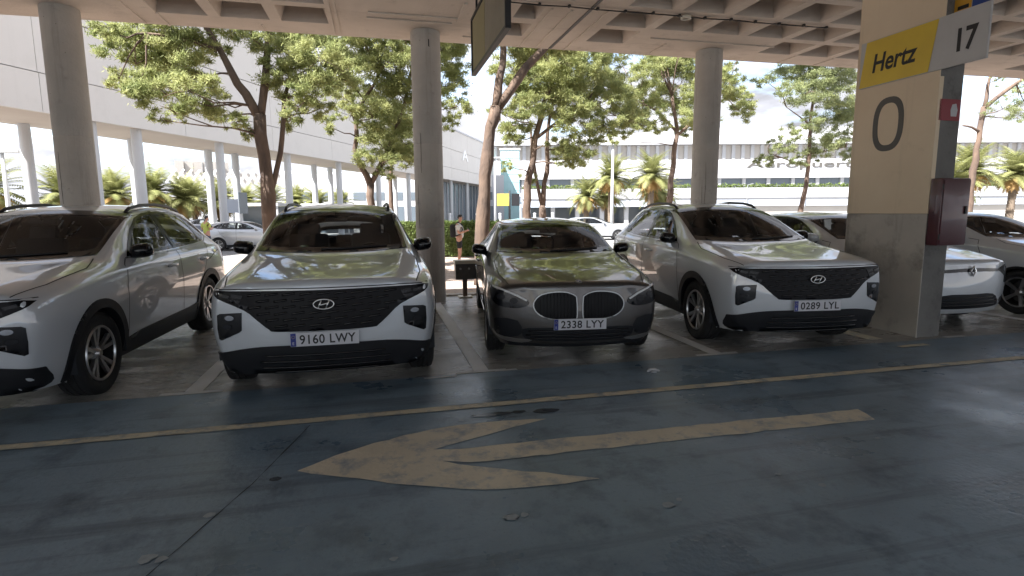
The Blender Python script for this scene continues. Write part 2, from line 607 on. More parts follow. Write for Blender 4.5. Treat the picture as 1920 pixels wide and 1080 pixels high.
def smooth_poly(pts, k=4, sharp=()):
    """Catmull-Rom through a closed outline; corners listed in sharp stay sharp"""
    n = len(pts)
    out = []
    for i in range(n):
        p0, p1, p2, p3 = pts[i - 1], pts[i], pts[(i + 1) % n], pts[(i + 2) % n]
        if i in sharp: p0 = p1
        if (i + 1) % n in sharp: p3 = p2
        for s in range(k):
            t = s / k
            out.append(tuple(.5 * (2 * b + (c - a) * t + (2 * a - 5 * b + 4 * c - d) * t * t + (3 * b - a - 3 * c + d) * t ** 3)
                             for a, b, c, d in zip(p0, p1, p2, p3)))
    return out


def inset_poly(pts, d):
    """move a closed outline inwards by d (simple mitred offset)"""
    n = len(pts)
    A = sum(pts[i][0] * pts[(i + 1) % n][1] - pts[(i + 1) % n][0] * pts[i][1] for i in range(n))
    s = 1 if A > 0 else -1
    out = []
    for i in range(n):
        a, b, c = Vector(pts[i - 1]), Vector(pts[i]), Vector(pts[(i + 1) % n])
        e1 = (b - a)
        e2 = (c - b)
        if e1.length < 1e-6 or e2.length < 1e-6:
            out.append(tuple(b)); continue
        n1 = Vector((-e1.y, e1.x)).normalized() * s
        n2 = Vector((-e2.y, e2.x)).normalized() * s
        m_ = n1 + n2
        if m_.length < 1e-3:
            m_ = n1
        m_.normalize()
        out.append(tuple(b + m_ * (d / max(.45, m_.dot(n1)))))
    return out


# ------------------------------------------------------------------ car bodies
class Body:
    """a car shell: half sections lofted into a cage, subdivided, then split into panels; shapes can be laid on its surface"""
    DIRS = {'F': ((0, 2), 1, -3.0, 1), 'B': ((0, 2), 1, 9.0, -1), 'L': ((1, 2), 0, -3.0, 1), 'R': ((1, 2), 0, 3.0, -1), 'T': ((0, 1), 2, 4.0, -1)}

    def __init__(self, stations, front, rear, creases, level=3):
        V, F = [], []
        ring = []
        for st in stations:
            r = []
            pts = [(p[0], p[2] if len(p) > 2 else st['y'], p[1]) for p in st['r']]
            for p in pts: V.append(p); r.append(len(V) - 1)
            for p in pts[-2::-1]: V.append((-p[0], p[1], p[2])); r.append(len(V) - 1)
            ring.append(r)
        E = {}
        for a, b in zip(ring, ring[1:]):
            for k in range(16):
                F.append((a[k], b[k], b[k + 1], a[k + 1]))
        def cap(r, lv, flip):
            rows = [[r[k] for k in range(4, 13)]]
            x5 = abs(V[r[4]][0])
            for k in (3, 2, 1, 0):
                a, b = r[k], r[16 - k]
                row = [a]
                for j in range(1, 8):
                    fx = V[rows[0][j]][0] / x5
                    cy = lv[k]
                    ys = V[a][1]
                    y = cy + (ys - cy) * abs(fx) ** 2.6
                    V.append((V[a][0] * fx, y, V[a][2])); row.append(len(V) - 1)
                row.append(b)
                rows.append(row)
            for p, q in zip(rows, rows[1:]):
                for j in range(8):
                    f = (p[j], p[j + 1], q[j + 1], q[j])
                    F.append(f if not flip else f[::-1])
        cap(ring[0], front, True)
        cap(ring[-1], rear, False)
        me = bpy.data.meshes.new('cage')
        me.from_pydata(V, [], F)
        at = me.attributes.new('crease_edge', 'FLOAT', 'EDGE')
        cr = {}
        for (kind, i, val) in creases:
            if kind == 'row':
                for a, b in zip(ring, ring[1:]):
                    for s in (i, 16 - i): cr[tuple(sorted((a[s], b[s])))] = val
            elif kind == 'st':
                lo, hi = (4, 12)
                for k in range(lo, hi): cr[tuple(sorted((ring[i][k], ring[i][k + 1])))] = val
        for e in me.edges:
            v = cr.get(tuple(sorted(e.vertices)))
            if v: at.data[e.index].value = v
        bm = bmesh.new(); bm.from_mesh(me)
        bmesh.ops.recalc_face_normals(bm, faces=bm.faces[:])
        bm.to_mesh(me); bm.free()
        o = bpy.data.objects.new('cage', me)
        COL.objects.link(o)
        md = o.modifiers.new('s', 'SUBSURF'); md.levels = level; md.render_levels = level
        dg = bpy.context.evaluated_depsgraph_get()
        m2 = bpy.data.meshes.new_from_object(o.evaluated_get(dg))
        bpy.data.objects.remove(o, do_unlink=True)
        n = len(m2.vertices)
        self.V = np.empty(n * 3); m2.vertices.foreach_get('co', self.V); self.V = self.V.reshape(-1, 3)
        self.F = np.array([tuple(p.vertices) for p in m2.polygons])
        # make sure normals point out
        A, B, C = (self.V[self.F[:, k]] for k in (0, 1, 2))
        fn = np.cross(B - A, C - A)
        ctr = self.V[self.F].mean(1)
        if (fn * (ctr - np.array([0, 2.1, .7]))).sum() < 0:
            self.F = self.F[:, ::-1]; fn = -fn
        self.fn = fn / np.maximum(np.linalg.norm(fn, axis=1, keepdims=True), 1e-9)
        N = np.zeros_like(self.V)
        for k in range(4): np.add.at(N, self.F[:, k], fn)
        self.N = N / np.maximum(np.linalg.norm(N, axis=1, keepdims=True), 1e-9)
        self.C = self.V[self.F].mean(1)
        self.bvh = BVHTree.FromPolygons([tuple(v) for v in self.V], [tuple(map(int, f)) for f in self.F])
        self.tag = np.array(['body'] * len(self.F), dtype=object)

    def sel(self, d, poly, mode='all'):
        ax = self.DIRS[d][0]
        P = self.V[:, ax]
        iv = in_poly_np(P, poly)
        if mode == 'all':
            return iv[self.F].all(1)
        return in_poly_np(self.C[:, ax], poly)

    def snap_circle(self, cy, cz, r):
        k = np.where((self.tag != 'cut'))[0]
        ids = np.unique(self.F[k].ravel())
        d = self.V[ids][:, 1:] - np.array([cy, cz])
        R_ = np.linalg.norm(d, axis=1)
        m_ = (R_ < r) & (abs(self.V[ids][:, 0]) > .5)
        self.V[ids[m_], 1:] = np.array([cy, cz]) + d[m_] / R_[m_][:, None] * r

    def part(self, name, tag, paint, parent, thick=.012):
        fs = self.F[self.tag == tag]
        if len(fs) == 0: return None
        used, inv = np.unique(fs.ravel(), return_inverse=True)
        f2 = inv.reshape(-1, 4)
        n = len(used)
        V = np.vstack([self.V[used], self.V[used] - self.N[used] * thick])
        Fa = np.vstack([f2, f2[:, ::-1] + n])
        me = raw_mesh(name, V, Fa, [paint, M['trim']], True)
        mi = np.zeros(len(Fa), np.int32); mi[len(f2):] = 1
        me.polygons.foreach_set('material_index', mi)
        me.normals_split_custom_set_from_vertices([tuple(v) for v in np.vstack([self.N[used], -self.N[used]])])
        return link_mesh(name, me, None, parent)

    def hit(self, d, a, b, fallback=True):
        ax, dax, org, sg = self.DIRS[d]
        o = [0, 0, 0]; o[ax[0]] = a; o[ax[1]] = b; o[dax] = org
        dr = [0, 0, 0]; dr[dax] = sg
        h = self.bvh.ray_cast(Vector(o), Vector(dr))
        if h[0] is None:
            if not fallback: return None
            o[dax] = {'F': .1 if b < 1.0 else 1.35 + (b - 1.1) * 1.9, 'B': 4.3, 'L': -.85, 'R': .85, 'T': 1.0}[d]
            h = self.bvh.find_nearest(Vector(o))
        p, fi = h[0], h[2]
        ids = self.F[fi]
        dd = np.linalg.norm(self.V[ids] - np.array(p), axis=1)
        w = 1.0 / (dd + 1e-4)
        nn = (self.N[ids] * w[:, None]).sum(0)
        return p, Vector(nn).normalized()

    def patch(self, name, d, outer, m, parent=None, off=.004, hole=None, res=.05, skirt=.012, mirror=False):
        """a sheet with an exact outline laid on the body along direction d; its rim goes back into the body"""
        if mirror:
            if d in 'FBT':
                outer = [(-a, b) for a, b in outer][::-1]
                hole = [(-a, b) for a, b in hole][::-1] if hole else None
            else:
                d = {'L': 'R', 'R': 'L'}[d]
        def dens(poly):
            out = []
            for i in range(len(poly)):
                a, b = Vector(poly[i]), Vector(poly[(i + 1) % len(poly)])
                k = max(1, int(math.ceil((b - a).length / res)))
                for s in range(k): out.append(tuple(a.lerp(b, s / k)))
            return out
        outer = dens(outer)
        pts = list(outer); edges = [(i, (i + 1) % len(outer)) for i in range(len(outer))]
        if hole:
            hole = dens(hole)
            n0 = len(pts)
            pts += hole
            edges += [(n0 + i, n0 + (i + 1) % len(hole)) for i in range(len(hole))]
        xs = [p[0] for p in outer]; ys = [p[1] for p in outer]
        gx = np.arange(min(xs) + res * .5, max(xs), res)
        gy = np.arange(min(ys) + res * .5, max(ys), res)
        if len(gx) and len(gy):
            G = np.array([(a, b) for a in gx for b in gy])
            k = in_poly_np(G, outer)
            if hole: k &= ~in_poly_np(G, hole)
            pts += [tuple(p) for p in G[k]]
        r = delaunay_2d_cdt([Vector(p) for p in pts], edges, [], 0, 1e-5)
        pv, fc = r[0], [f for f in r[2]]
        keep = []
        for f in fc:
            c = sum((pv[i] for i in f), Vector((0, 0))) / len(f)
            if in_poly(c.x, c.y, outer) and not (hole and in_poly(c.x, c.y, hole)):
                keep.append(tuple(f))
        H = [self.hit(d, p.x, p.y) for p in pv]
        V = [h[0] + h[1] * off for h in H]
        N = [h[1] for h in H]
        F = []
        for f in keep:
            a, b, c = (V[i] for i in f[:3])
            nrm = (b - a).cross(c - a)
            F.append(f if nrm.dot(N[f[0]]) > 0 else f[::-1])
        if skirt:
            cnt = {}
            for f in F:
                for i in range(len(f)):
                    e = (f[i], f[(i + 1) % len(f)])
                    cnt[e] = 1
            n0 = len(V)
            idx = {}
            for e in list(cnt):
                if (e[1], e[0]) not in cnt:
                    for q in e:
                        if q not in idx:
                            idx[q] = len(V); V.append(H[q][0] + H[q][1] * (off - skirt)); N.append(N[q])
                    F.append((e[1], e[0], idx[e[0]], idx[e[1]]))
        used = sorted({i for f in F for i in f})
        mp = {u: i for i, u in enumerate(used)}
        me = bpy.data.meshes.new(name)
        me.from_pydata([V[u] for u in used], [], [tuple(mp[i] for i in f) for f in F])
        me.materials.append(m)
        me.shade_smooth()
        nr = []
        Nn = [N[u] for u in used]
        ln = []
        for p in me.polygons:
            if len(p.vertices) == 3:
                ln += [tuple(Nn[v]) for v in p.vertices]
            else:
                ln += [tuple(p.normal)] * len(p.vertices)
        me.normals_split_custom_set(ln)
        return link_mesh(name, me, None, parent)

    def ribbon(self, lines, name, m, parent, w=.009, off=.0025, step=.05):
        for d, pl in lines:
            V, F = [], []
            pts = []
            for a, b in zip(pl, pl[1:]):
                a, b = Vector(a), Vector(b)
                k = max(1, int((b - a).length / step))
                for s in range(k): pts.append(a.lerp(b, s / k))
            pts.append(Vector(pl[-1]))
            H = [self.hit(d, p.x, p.y) for p in pts]
            base = None
            for i, (p, n) in enumerate(H):
                t = (H[min(i + 1, len(H) - 1)][0] - H[max(i - 1, 0)][0]).normalized()
                s = t.cross(n).normalized() * w * .5
                V += [p + n * off + s, p + n * off - s]
                if i: F.append((len(V) - 4, len(V) - 3, len(V) - 1, len(V) - 2))
            me = bpy.data.meshes.new(name)
            me.from_pydata(V, [], F)
            me.materials.append(m)
            link_mesh(name, me, None, parent)

    def bars(self, segs, name, m, parent, d='F', h=.008, w=.012, n=6):
        """small raised bars following the surface between pairs of 2-D points"""
        mb = MB()
        for a, b in segs:
            pts = [self.hit(d, *Vector(a).lerp(Vector(b), t / n)) for t in range(n + 1)]
            mb.tube([p + nn * h for p, nn in pts], w, 6)
        return mb.build(name, m, parent, True, kind='stuff' if len(segs) > 4 else None)


WHEELS = {}
def wheel_meshes(key, R, rr, w, spokes, twin):
    """tyre, rim and disc of one wheel, axle along X, outer face at +X"""
    t = MB()
    h = w / 2
    t.lathe([(-h * .8, rr - .005), (-h * .98, rr + (R - rr) * .35), (-h, rr + (R - rr) * .6), (-h * .86, R * .975), (-h * .70, R * .993), (-h * .5, R), (-h * .46, R * .978), (-h * .40, R * .978), (-h * .36, R),
             (-.012, R * 1.0), (-.008, R * .978), (.008, R * .978), (.012, R),
             (h * .36, R), (h * .40, R * .978), (h * .46, R * .978), (h * .5, R), (h * .70, R * .993), (h * .86, R * .975), (h, rr + (R - rr) * .6), (h * .98, rr + (R - rr) * .35), (h * .8, rr - .005)], 56, 'X')
    tyre = t.mesh('wheel', M['tyre'], True, 50)
    r = MB()
    r.lathe([(h * .80, rr + .004), (h * .92, rr - .004), (h * .92, rr - .014), (h * .80, rr - .020)], 48, 'X')
    fx = h * .72
    r.lathe([(fx + .012, 0.0001), (fx + .012, .028), (fx + .004, .034), (fx - .03, .062), (fx - .05, .066)], 24, 'X')
    for k in range(spokes):
        a = 2 * PI * k / spokes + .2
        offs = (-.16, .16) if twin else (0,)
        for q, da in enumerate(offs):
            def P(rad, ang, x): return Vector((x, rad * math.cos(ang), rad * math.sin(ang)))
            a0, a1 = a + da * .55, a + da * 1.25
            wd = (.013, .020) if twin else (.017, .026)
            poly = []
            r0, r1 = .045, rr - .016
            ta, tb = wd[0] / r0, wd[1] / r1
            v = [P(r0, a0 - ta, fx - .012), P(r1, a1 - tb, fx + .006), P(r1, a1 + tb, fx + .006), P(r0, a0 + ta, fx - .012)]
            r.prism([tuple(p) for p in v], (-.028, 0, 0))
    for k in range(5):
        a = 2 * PI * k / 5
        r.tube([(fx - .02, .047 * math.cos(a), .047 * math.sin(a)), (fx - .002, .047 * math.cos(a), .047 * math.sin(a))], .008, 6)
    rim = r.mesh('rim', M['rim'], True, 30)
    b = MB()
    b.lathe([(h * .05, .0001), (h * .05, rr * .70), (-h * .2, rr * .70), (-h * .2, .0001)], 32, 'X')
    b.box((h * .0, 0, rr * .52), (.06, .16, .09), .012)
    disc = b.mesh('brake_disc', M['disc'], True, 30)
    b = MB()
    b.lathe([(-h * .35, .0001), (-h * .35, rr - .03), (h * .78, rr - .018)], 32, 'X')
    back = b.mesh('wheel_backing', M['rim_dark'])
    WHEELS[key] = (tyre, rim, disc, back)


def add_wheels(root, key, ys, track, R, yo, steer=0.0):
    tyre, rim, disc, back = WHEELS[key]
    for i, y in enumerate(ys):
        for sx in (1, -1):
            o = link_mesh('wheel', tyre, None, root)
            o.location = (sx * track, y + yo, R)
            o.rotation_euler = (0.35 * i + .2 * sx, 0, (0 if sx > 0 else PI) + (steer if i == 0 else 0))
            for nm, me in (('rim', rim), ('brake_disc', disc), ('wheel_backing', back)):
                link_mesh(nm, me, None, o)


def cabin(root, yo, L):
    """seats, dash, wheel: what one sees through the glass.  L: dict of cabin sizes"""
    def put(mb, name, m):
        o = mb.build(name, m, root, True, 40); o.location = (0, yo, 0); return o
    w, z0 = L['w'], L['z0']
    f = MB(); f.box((0, L['mid'], z0), (w * 2, L['len'], .05), .01)
    put(f, 'cabin_floor', M['trim'])
    d = MB()
    d.prism([(-w, L['dash'], z0), (-w, L['dash'], L['zd']), (-w, L['dash'] + .38, L['zd'] + .015), (-w, L['dash'] + .52, L['zd'] - .06), (-w, L['dash'] + .46, z0 + .3)], (2 * w, 0, 0))
    d.box((-.36, L['dash'] + .36, L['zd'] + .03), (.34, .16, .07), .025)
    put(d, 'dashboard', M['trim'])
    s = MB()
    s.lathe([(0, .165), (.012, .182), (0, .197), (-.012, .182)], 28, 'Y', (0, 0, 0), True)
    s.box((0, 0, 0), (.30, .015, .03), .005)
    s.box((0, 0, 0), (.10, .04, .10), .02)
    o = s.build('steering_wheel', M['trim'], root, True, 40)
    o.location = (.36 * L['lhd'], yo + L['dash'] + .62, L['zd'] - .03)
    o.rotation_euler = (math.radians(-22), 0, 0)
    for i, (sx, sy) in enumerate(((.36, L['front']), (-.36, L['front']), (.38, L['rear']), (0, L['rear']), (-.38, L['rear']))):
        b = MB()
        rec = Matrix.Rotation(math.radians(-17), 3, 'X')
        wd = .48 if i < 2 else .40
        b.box((sx, sy, z0 + .22), (wd, .50, .17), .05)
        hb_ = .62 if i < 2 else .46
        b.box((sx, sy + .30, z0 + .24 + hb_ / 2), (wd * .96, .13, hb_), .055, rec)
        st = put(b, 'seat', M['seat'])
        hb = MB()
        zh = L['zh'] - (0 if i < 2 else .17)
        hb.box((sx, sy + .415, zh), (.26 if i < 2 else .22, .10, .18), .045, rec)
        hb.tube([(sx - .06, sy + .40, zh - .16), (sx - .06, sy + .41, zh)], .007, 6)
        hb.tube([(sx + .06, sy + .40, zh - .16), (sx + .06, sy + .41, zh)], .007, 6)
        h = hb.build('headrest', M['seat'], st, True, 40)
    mr = MB()
    mr.box((0, L['mir'][0], L['mir'][1]), (.23, .035, .065), .014)
    mr.tube([(0, L['mir'][0], L['mir'][1]), (0, L['mir'][0] - .05, L['mir'][1] + .06)], .012, 6)
    put(mr, 'rear_view_mirror', M['plastic'])


def plate(root, text, x, y, z, yo, tilt=0.0, side=-1):
    b = MB(); b.box((0, 0, 0), (.52, .010, .110), .004)
    o = b.build('number_plate', M['plate'], root)
    o.location = (x, y + yo, z)
    o.rotation_euler = (tilt, 0, 0 if side < 0 else PI)
    b = MB(); b.box((-.2375, -.0056, 0), (.040, .002, .104))
    link_mesh('country_band', b.mesh('country_band', M['plate_blue']), None, o)
    b = MB()
    for k in range(10):
        a = 2 * PI * k / 10
        b.box((-.2375 + .011 * math.cos(a), -.0070, .022 + .011 * math.sin(a)), (.003, .001, .003))
    link_mesh('ring_of_stars', b.mesh('ring_of_stars', M['yellow_sign']), None, o)
    e = fit_text(text_mesh('band_letter', 'E', .03, M['plate']), .013, .022)
    e = link_mesh('band_letter', e, None, o)
    e.location = (-.2375, -.0068, -.028); e.rotation_euler = (PI / 2, 0, 0)
    t = fit_text(text_mesh('plate_characters', text, .09, M['ink'], .0006, space=1.08, offset=.0015), .425, .076)
    t = link_mesh('plate_characters', t, None, o)
    t.location = (.022, -.0060, 0); t.rotation_euler = (PI / 2, 0, 0)
    return o


def mirror_part(root, sx, x, y, z, yo, m, body_m, size=(.20, .15, .15)):
    b = MB()
    b2 = bmesh.new()
    bmesh.ops.create_icosphere(b2, subdivisions=3, radius=.5)
    for v in b2.verts:
        c = v.co
        c.x = math.copysign(abs(c.x * 2) ** .62 / 2, c.x)
        c.z = math.copysign(abs(c.z * 2) ** .70 / 2, c.z)
        if c.y > .16: c.y = .16
        c.x *= 1.0 - .15 * (c.z + .5)
        c.x, c.y, c.z = c.x * size[0], c.y * size[1] * 1.3, c.z * size[2]
        c.z += (c.x * sx) * .12
        c.y += (c.x * sx) * -.10 * 0 + abs(c.x) * .0
    bmesh.ops.transform(b2, matrix=Matrix.Translation((x * sx, y, z)), verts=b2.verts)
    b.join(b2)
    o = b.build('door_mirror', m, root, True, 60); o.location = (0, yo, 0)
    g = MB(); g.box((x * sx, y + .16 * size[1] * 1.3 + .001, z + .003), (size[0] * .8, .004, size[2] * .74), .001)
    link_mesh('mirror_glass', g.mesh('mirror_glass', M['chrome']), None, o)
    a = MB()
    a.tube([((x - size[0] * .35) * sx, y, z - size[2] * .35), ((x - size[0] * .75) * sx, y + .01, z - size[2] * .62)], [.035, .030], 8)
    link_mesh('mirror_arm', a.mesh('mirror_arm', body_m, True), None, o)
    return o


def place_all(root, yo):
    for c in root.children:
        if c.location.y == 0 and c.name.split('.')[0] not in ('wheel', 'number_plate', 'steering_wheel') and not c.get('placed'):
            c.location.y = yo


def circ(cy, cz, r, a0=0, a1=360, n=40):
    return [(cy + r * math.cos(math.radians(a0 + (a1 - a0) * k / n)), cz + r * math.sin(math.radians(a0 + (a1 - a0) * k / n))) for k in range(n + (0 if a1 - a0 == 360 else 1))]


def arch_ring(cy, cz, r0, r1, zmin, n=30):
    """outline of a wheel-arch lip: ring cut off at zmin"""
    a0 = math.degrees(math.asin((zmin - cz) / r1)); b0 = math.degrees(math.asin(max(-1, (zmin - cz) / r0)))
    o = circ(cy, cz, r1, a0, 180 - a0, n)
    i = circ(cy, cz, r0, 180 - b0, b0, n)
    return o + i


def wheel_wells(root, yo, ys, R, x0, x1):
    for y in ys:
        for sx in (1, -1):
            b = MB()
            n = 14
            prof = [(y + R * math.cos(PI * k / n * 1.16 - .08 * PI), R * .93 + R * math.sin(PI * k / n * 1.16 - .08 * PI)) for k in range(n + 1)]
            a = [b.bm.verts.new((sx * x1, p[0], p[1])) for p in prof]
            c = [b.bm.verts.new((sx * x0, p[0], p[1])) for p in prof]
            for k in range(n): b.bm.faces.new((a[k], a[k + 1], c[k + 1], c[k]))
            b.bm.faces.new(c)
            o = b.build('wheel_arch_liner', M['trim'], root); o.location = (0, yo, 0)


# ---------- the compact SUV
def make_suv():
    S = []
    def st(y, *r): S.append(dict(y=y, r=list(r)))
    low = [(.84, .22), (.90, .33), (.918, .52)]
    st(.15, (.74, .25), (.81, .36), (.85, .53), (.865, .72), (.835, .885), (.76, .955, .125), (.56, .975, .07), (.29, .985, .035), (0, .99, .02))
    st(.40, (.82, .22), (.89, .34), (.925, .53), (.935, .75), (.905, .925), (.81, 1.00), (.60, 1.038), (.33, 1.036), (0, 1.045))
    st(.88, (.84, .22), (.90, .34), (.932, .55), (.942, .78), (.918, .965), (.83, 1.055), (.62, 1.096), (.34, 1.093), (0, 1.102))
    st(1.31, (.84, .22), (.90, .33), (.920, .53), (.938, .78), (.918, 1.005), (.855, 1.085), (.745, 1.130, 1.30), (.37, 1.128, 1.10), (0, 1.128, 1.05))
    st(1.66, *low, (.936, .78), (.915, 1.02), (.862, 1.092), (.715, 1.30), (.36, 1.30, 1.46), (0, 1.305, 1.42))
    st(2.02, *low, (.934, .78), (.915, 1.032), (.866, 1.10), (.672, 1.455), (.34, 1.475, 1.84), (0, 1.482, 1.80))
    st(2.32, *low, (.934, .78), (.915, 1.038), (.870, 1.105), (.635, 1.545), (.32, 1.585, 2.12), (0, 1.592, 2.08))
    st(2.80, *low, (.936, .78), (.916, 1.045), (.872, 1.115), (.615, 1.590), (.31, 1.628), (0, 1.638))
    st(3.35, (.84, .22), (.90, .33), (.922, .53), (.942, .79), (.925, 1.06), (.868, 1.135), (.600, 1.575), (.30, 1.617), (0, 1.627))
    st(3.92, (.84, .23), (.90, .35), (.930, .55), (.945, .82), (.905, 1.10), (.815, 1.20), (.565, 1.510), (.28, 1.560), (0, 1.570))
    st(4.24, (.82, .25), (.89, .37), (.920, .56), (.925, .83), (.880, 1.08), (.775, 1.17), (.570, 1.31), (.29, 1.345), (0, 1.352))
    st(4.42, (.76, .28), (.83, .38), (.86, .56), (.865, .80), (.82, .99), (.73, 1.04), (.58, 1.065), (.29, 1.085), (0, 1.09))
    B = Body(S, [.05, -.005, -.015, .0], [4.44, 4.50, 4.52, 4.50], [('st', 0, .55), ('row', 6, .55), ('row', 4, .40), ('row', 3, .35)], 3)
    root = thing('white_suv', 'white', 'car')
    yo = -2.25
    FW, RW, R = .885, 3.565, .352
    # window outlines
    ws = smooth_poly([(-.730, 1.152), (-.37, 1.140), (0, 1.138), (.37, 1.140), (.730, 1.152), (.690, 1.32), (.650, 1.475), (.618, 1.530), (.30, 1.553), (0, 1.560), (-.30, 1.553), (-.618, 1.530), (-.650, 1.475), (-.690, 1.32)], 3, (0, 4))
    sw_f = [(1.62, 1.118), (1.80, 1.235), (2.02, 1.375), (2.24, 1.478), (2.45, 1.525), (2.66, 1.542), (2.66, 1.132), (2.2, 1.122)]
    sw_r = [(2.72, 1.134), (2.72, 1.545), (2.95, 1.548), (3.20, 1.538), (3.42, 1.514), (3.54, 1.492), (3.60, 1.170), (3.3, 1.150)]
    sw_q = [(3.66, 1.178), (3.61, 1.474), (3.72, 1.446), (3.88, 1.388), (3.96, 1.335), (3.84, 1.225)]
    rw = [(-.58, 1.13), (.58, 1.13), (.54, 1.44), (.46, 1.50), (-.46, 1.50), (-.54, 1.44)]
    cut = B.sel('F', ws) & (B.C[:, 2] > 1.12) & (B.fn[:, 1] < -.2) & (B.C[:, 1] < 2.3)
    for p in (sw_f, sw_r, sw_q): cut |= B.sel('L', p) & (abs(B.fn[:, 0]) > .35)
    cut |= B.sel('B', rw) & (B.fn[:, 1] > .2) & (B.C[:, 1] > 3.7)
    for y in (FW, RW): cut |= B.sel('L', circ(y, R, .395)) & (abs(B.C[:, 0]) > .55)
    B.tag[cut] = 'cut'
    for y in (FW, RW): B.snap_circle(y, R, .405)
    dr_f = [(1.36, .30), (1.40, .95), (1.48, 1.10), (1.9, 1.34), (2.25, 1.52), (2.69, 1.575), (2.69, .30)]
    dr_r = [(2.69, .30), (2.69, 1.575), (3.2, 1.57), (3.56, 1.52), (3.66, 1.16), (3.52, .95), (3.20, .62), (3.08, .30)]
    live = ~cut & (abs(B.fn[:, 0]) > .35)
    for nm, dr in (('f', dr_f), ('r', dr_r)):
        q = live & B.sel('L', dr, 'c')
        B.tag[q & (B.C[:, 0] > 0)] = 'd' + nm + 'R'
        B.tag[q & (B.C[:, 0] < 0)] = 'd' + nm + 'L'
    hood = [(-.76, .10), (-.5, .03), (0, .0), (.5, .03), (.76, .10), (.80, .5), (.80, 1.15), (.70, 1.28), (.35, 1.09), (0, 1.04), (-.35, 1.09), (-.70, 1.28), (-.80, 1.15), (-.80, .5)]
    q = ~cut & B.sel('T', hood, 'c') & (B.fn[:, 2] > .45) & (B.C[:, 2] > .93)
    B.tag[q] = 'hood'
    B.part('body', 'body', M['white_paint'], root)
    B.part('hood', 'hood', M['white_paint'], root)
    doors = {}
    for t in ('dfL', 'dfR', 'drL', 'drR'):
        doors[t] = B.part('door', t, M['white_paint'], root)
    # glass
    B.patch('windscreen', 'F', inset_poly(ws, .03), M['glass'], root, .004, res=.07)
    B.patch('windscreen_border', 'F', ws, M['frit'], root, .0045, hole=inset_poly(ws, .042), res=.04)
    for mir in (False, True):
        for p, gm in ((sw_f, M['glass_side']), (sw_r, M['glass_side']), (sw_q, M['glass_dark'])):
            ps = smooth_poly(p, 2, range(len(p)))
            B.patch('side_window', 'L', inset_poly(ps, .012), gm, root, .003, res=.08, mirror=mir)
            B.patch('window_frame', 'L', ps, M['frit'], root, .004, hole=inset_poly(ps, .030), res=.05, mirror=mir)
        dlo = [(1.585, 1.112), (2.2, 1.108), (2.69, 1.118), (3.3, 1.136), (3.66, 1.162), (3.86, 1.212), (3.90, 1.225), (3.90, 1.214), (3.66, 1.150), (3.3, 1.124), (2.69, 1.106), (2.2, 1.096), (1.57, 1.100)]
        B.patch('belt_trim', 'L', dlo, M['satin'], root, .006, res=.06, mirror=mir)
        B.patch('window_divider', 'L', [(2.655, 1.13), (2.725, 1.13), (2.725, 1.55), (2.655, 1.548)], M['frit'], root, .005, res=.06, mirror=mir)
        B.patch('window_divider', 'L', [(3.595, 1.168), (3.665, 1.176), (3.615, 1.476), (3.535, 1.494)], M['frit'], root, .005, res=.06, mirror=mir)
        for y in (FW, RW):
            B.patch('wheel_arch_trim', 'L', arch_ring(y, R, .385, .462, .235), M['plastic'], root, .012, res=.035, skirt=.07, mirror=mir)
        B.patch('sill_trim', 'L', [(1.24, .20), (1.28, .375), (1.6, .405), (2.9, .42), (3.17, .44), (3.21, .20)], M['plastic'], root, .010, res=.06, skirt=.03, mirror=mir)
        B.patch('rear_bumper_trim', 'L', [(3.96, .25), (4.0, .46), (4.36, .50), (4.36, .28)], M['plastic'], root, .008, res=.06, mirror=mir)
        for y, t in ((2.42, 'f'), (3.36, 'r')):
            hb = MB()
            p, n = B.hit('R' if mir else 'L', y, .955)
            hb.tube([p + n * .012 + Vector((0, -.11, 0)), p + n * .032 + Vector((0, -.07, .002)), p + n * .034 + Vector((0, .06, .004)), p + n * .012 + Vector((0, .11, .004))], [.012, .017, .017, .012], 8)
            hb.build('door_handle', M['white_paint'], root, True)
    B.patch('rear_window', 'B', inset_poly(rw, .02), M['glass_dark'], root, .003, res=.08)
    B.patch('rear_window_border', 'B', rw, M['frit'], root, .004, hole=inset_poly(rw, .04), res=.05)
    lines = []
    for d in 'LR':
        lines += [(d, [(1.36, .42), (1.385, .85), (1.46, 1.05), (1.56, 1.10)]), (d, [(2.69, .43), (2.69, 1.11)]), (d, [(3.20, .62), (3.52, .95), (3.64, 1.14)]), (d, [(3.60, .93), (3.86, 1.00), (4.05, 1.03)])]
    lines += [('F', [(-.84, .925), (-.6, .931), (0, .928), (.6, .931), (.84, .925)])]
    for s in (1, -1):
        lines += [('T', [(s * .74, .13), (s * .795, .45), (s * .80, 1.0), (s * .74, 1.24)])]
    B.ribbon(lines, 'panel_gap', M['gap'], root)
    # front face
    gr = smooth_poly([(-.845, .905), (-.80, .918), (-.40, .915), (0, .912), (.40, .915), (.80, .918), (.845, .905), (.80, .855), (.60, .765), (.50, .68), (.42, .612), (.36, .592), (0, .588), (-.36, .592), (-.42, .612), (-.50, .68), (-.60, .765), (-.80, .855)], 3, (0, 1, 5, 6))
    g = B.patch('grille', 'F', gr, M['grille'], root, .006, res=.05, skirt=.02)
    segs = []
    for r in range(6):
        z = .886 - r * .050
        half = .44 + (z - .60) * .95 if z < .78 else .60
        n = int(half / .065)
        for i in range(-n, n + 1):
            k = i * .130 + (r % 2) * .065
            if abs(k) + .05 < half: segs.append(((k - .048, z - .006), (k + .048, z + .006)))
    B.bars(segs, 'grille_pattern', M['fin'], g, 'F', .006, .0105, 2)
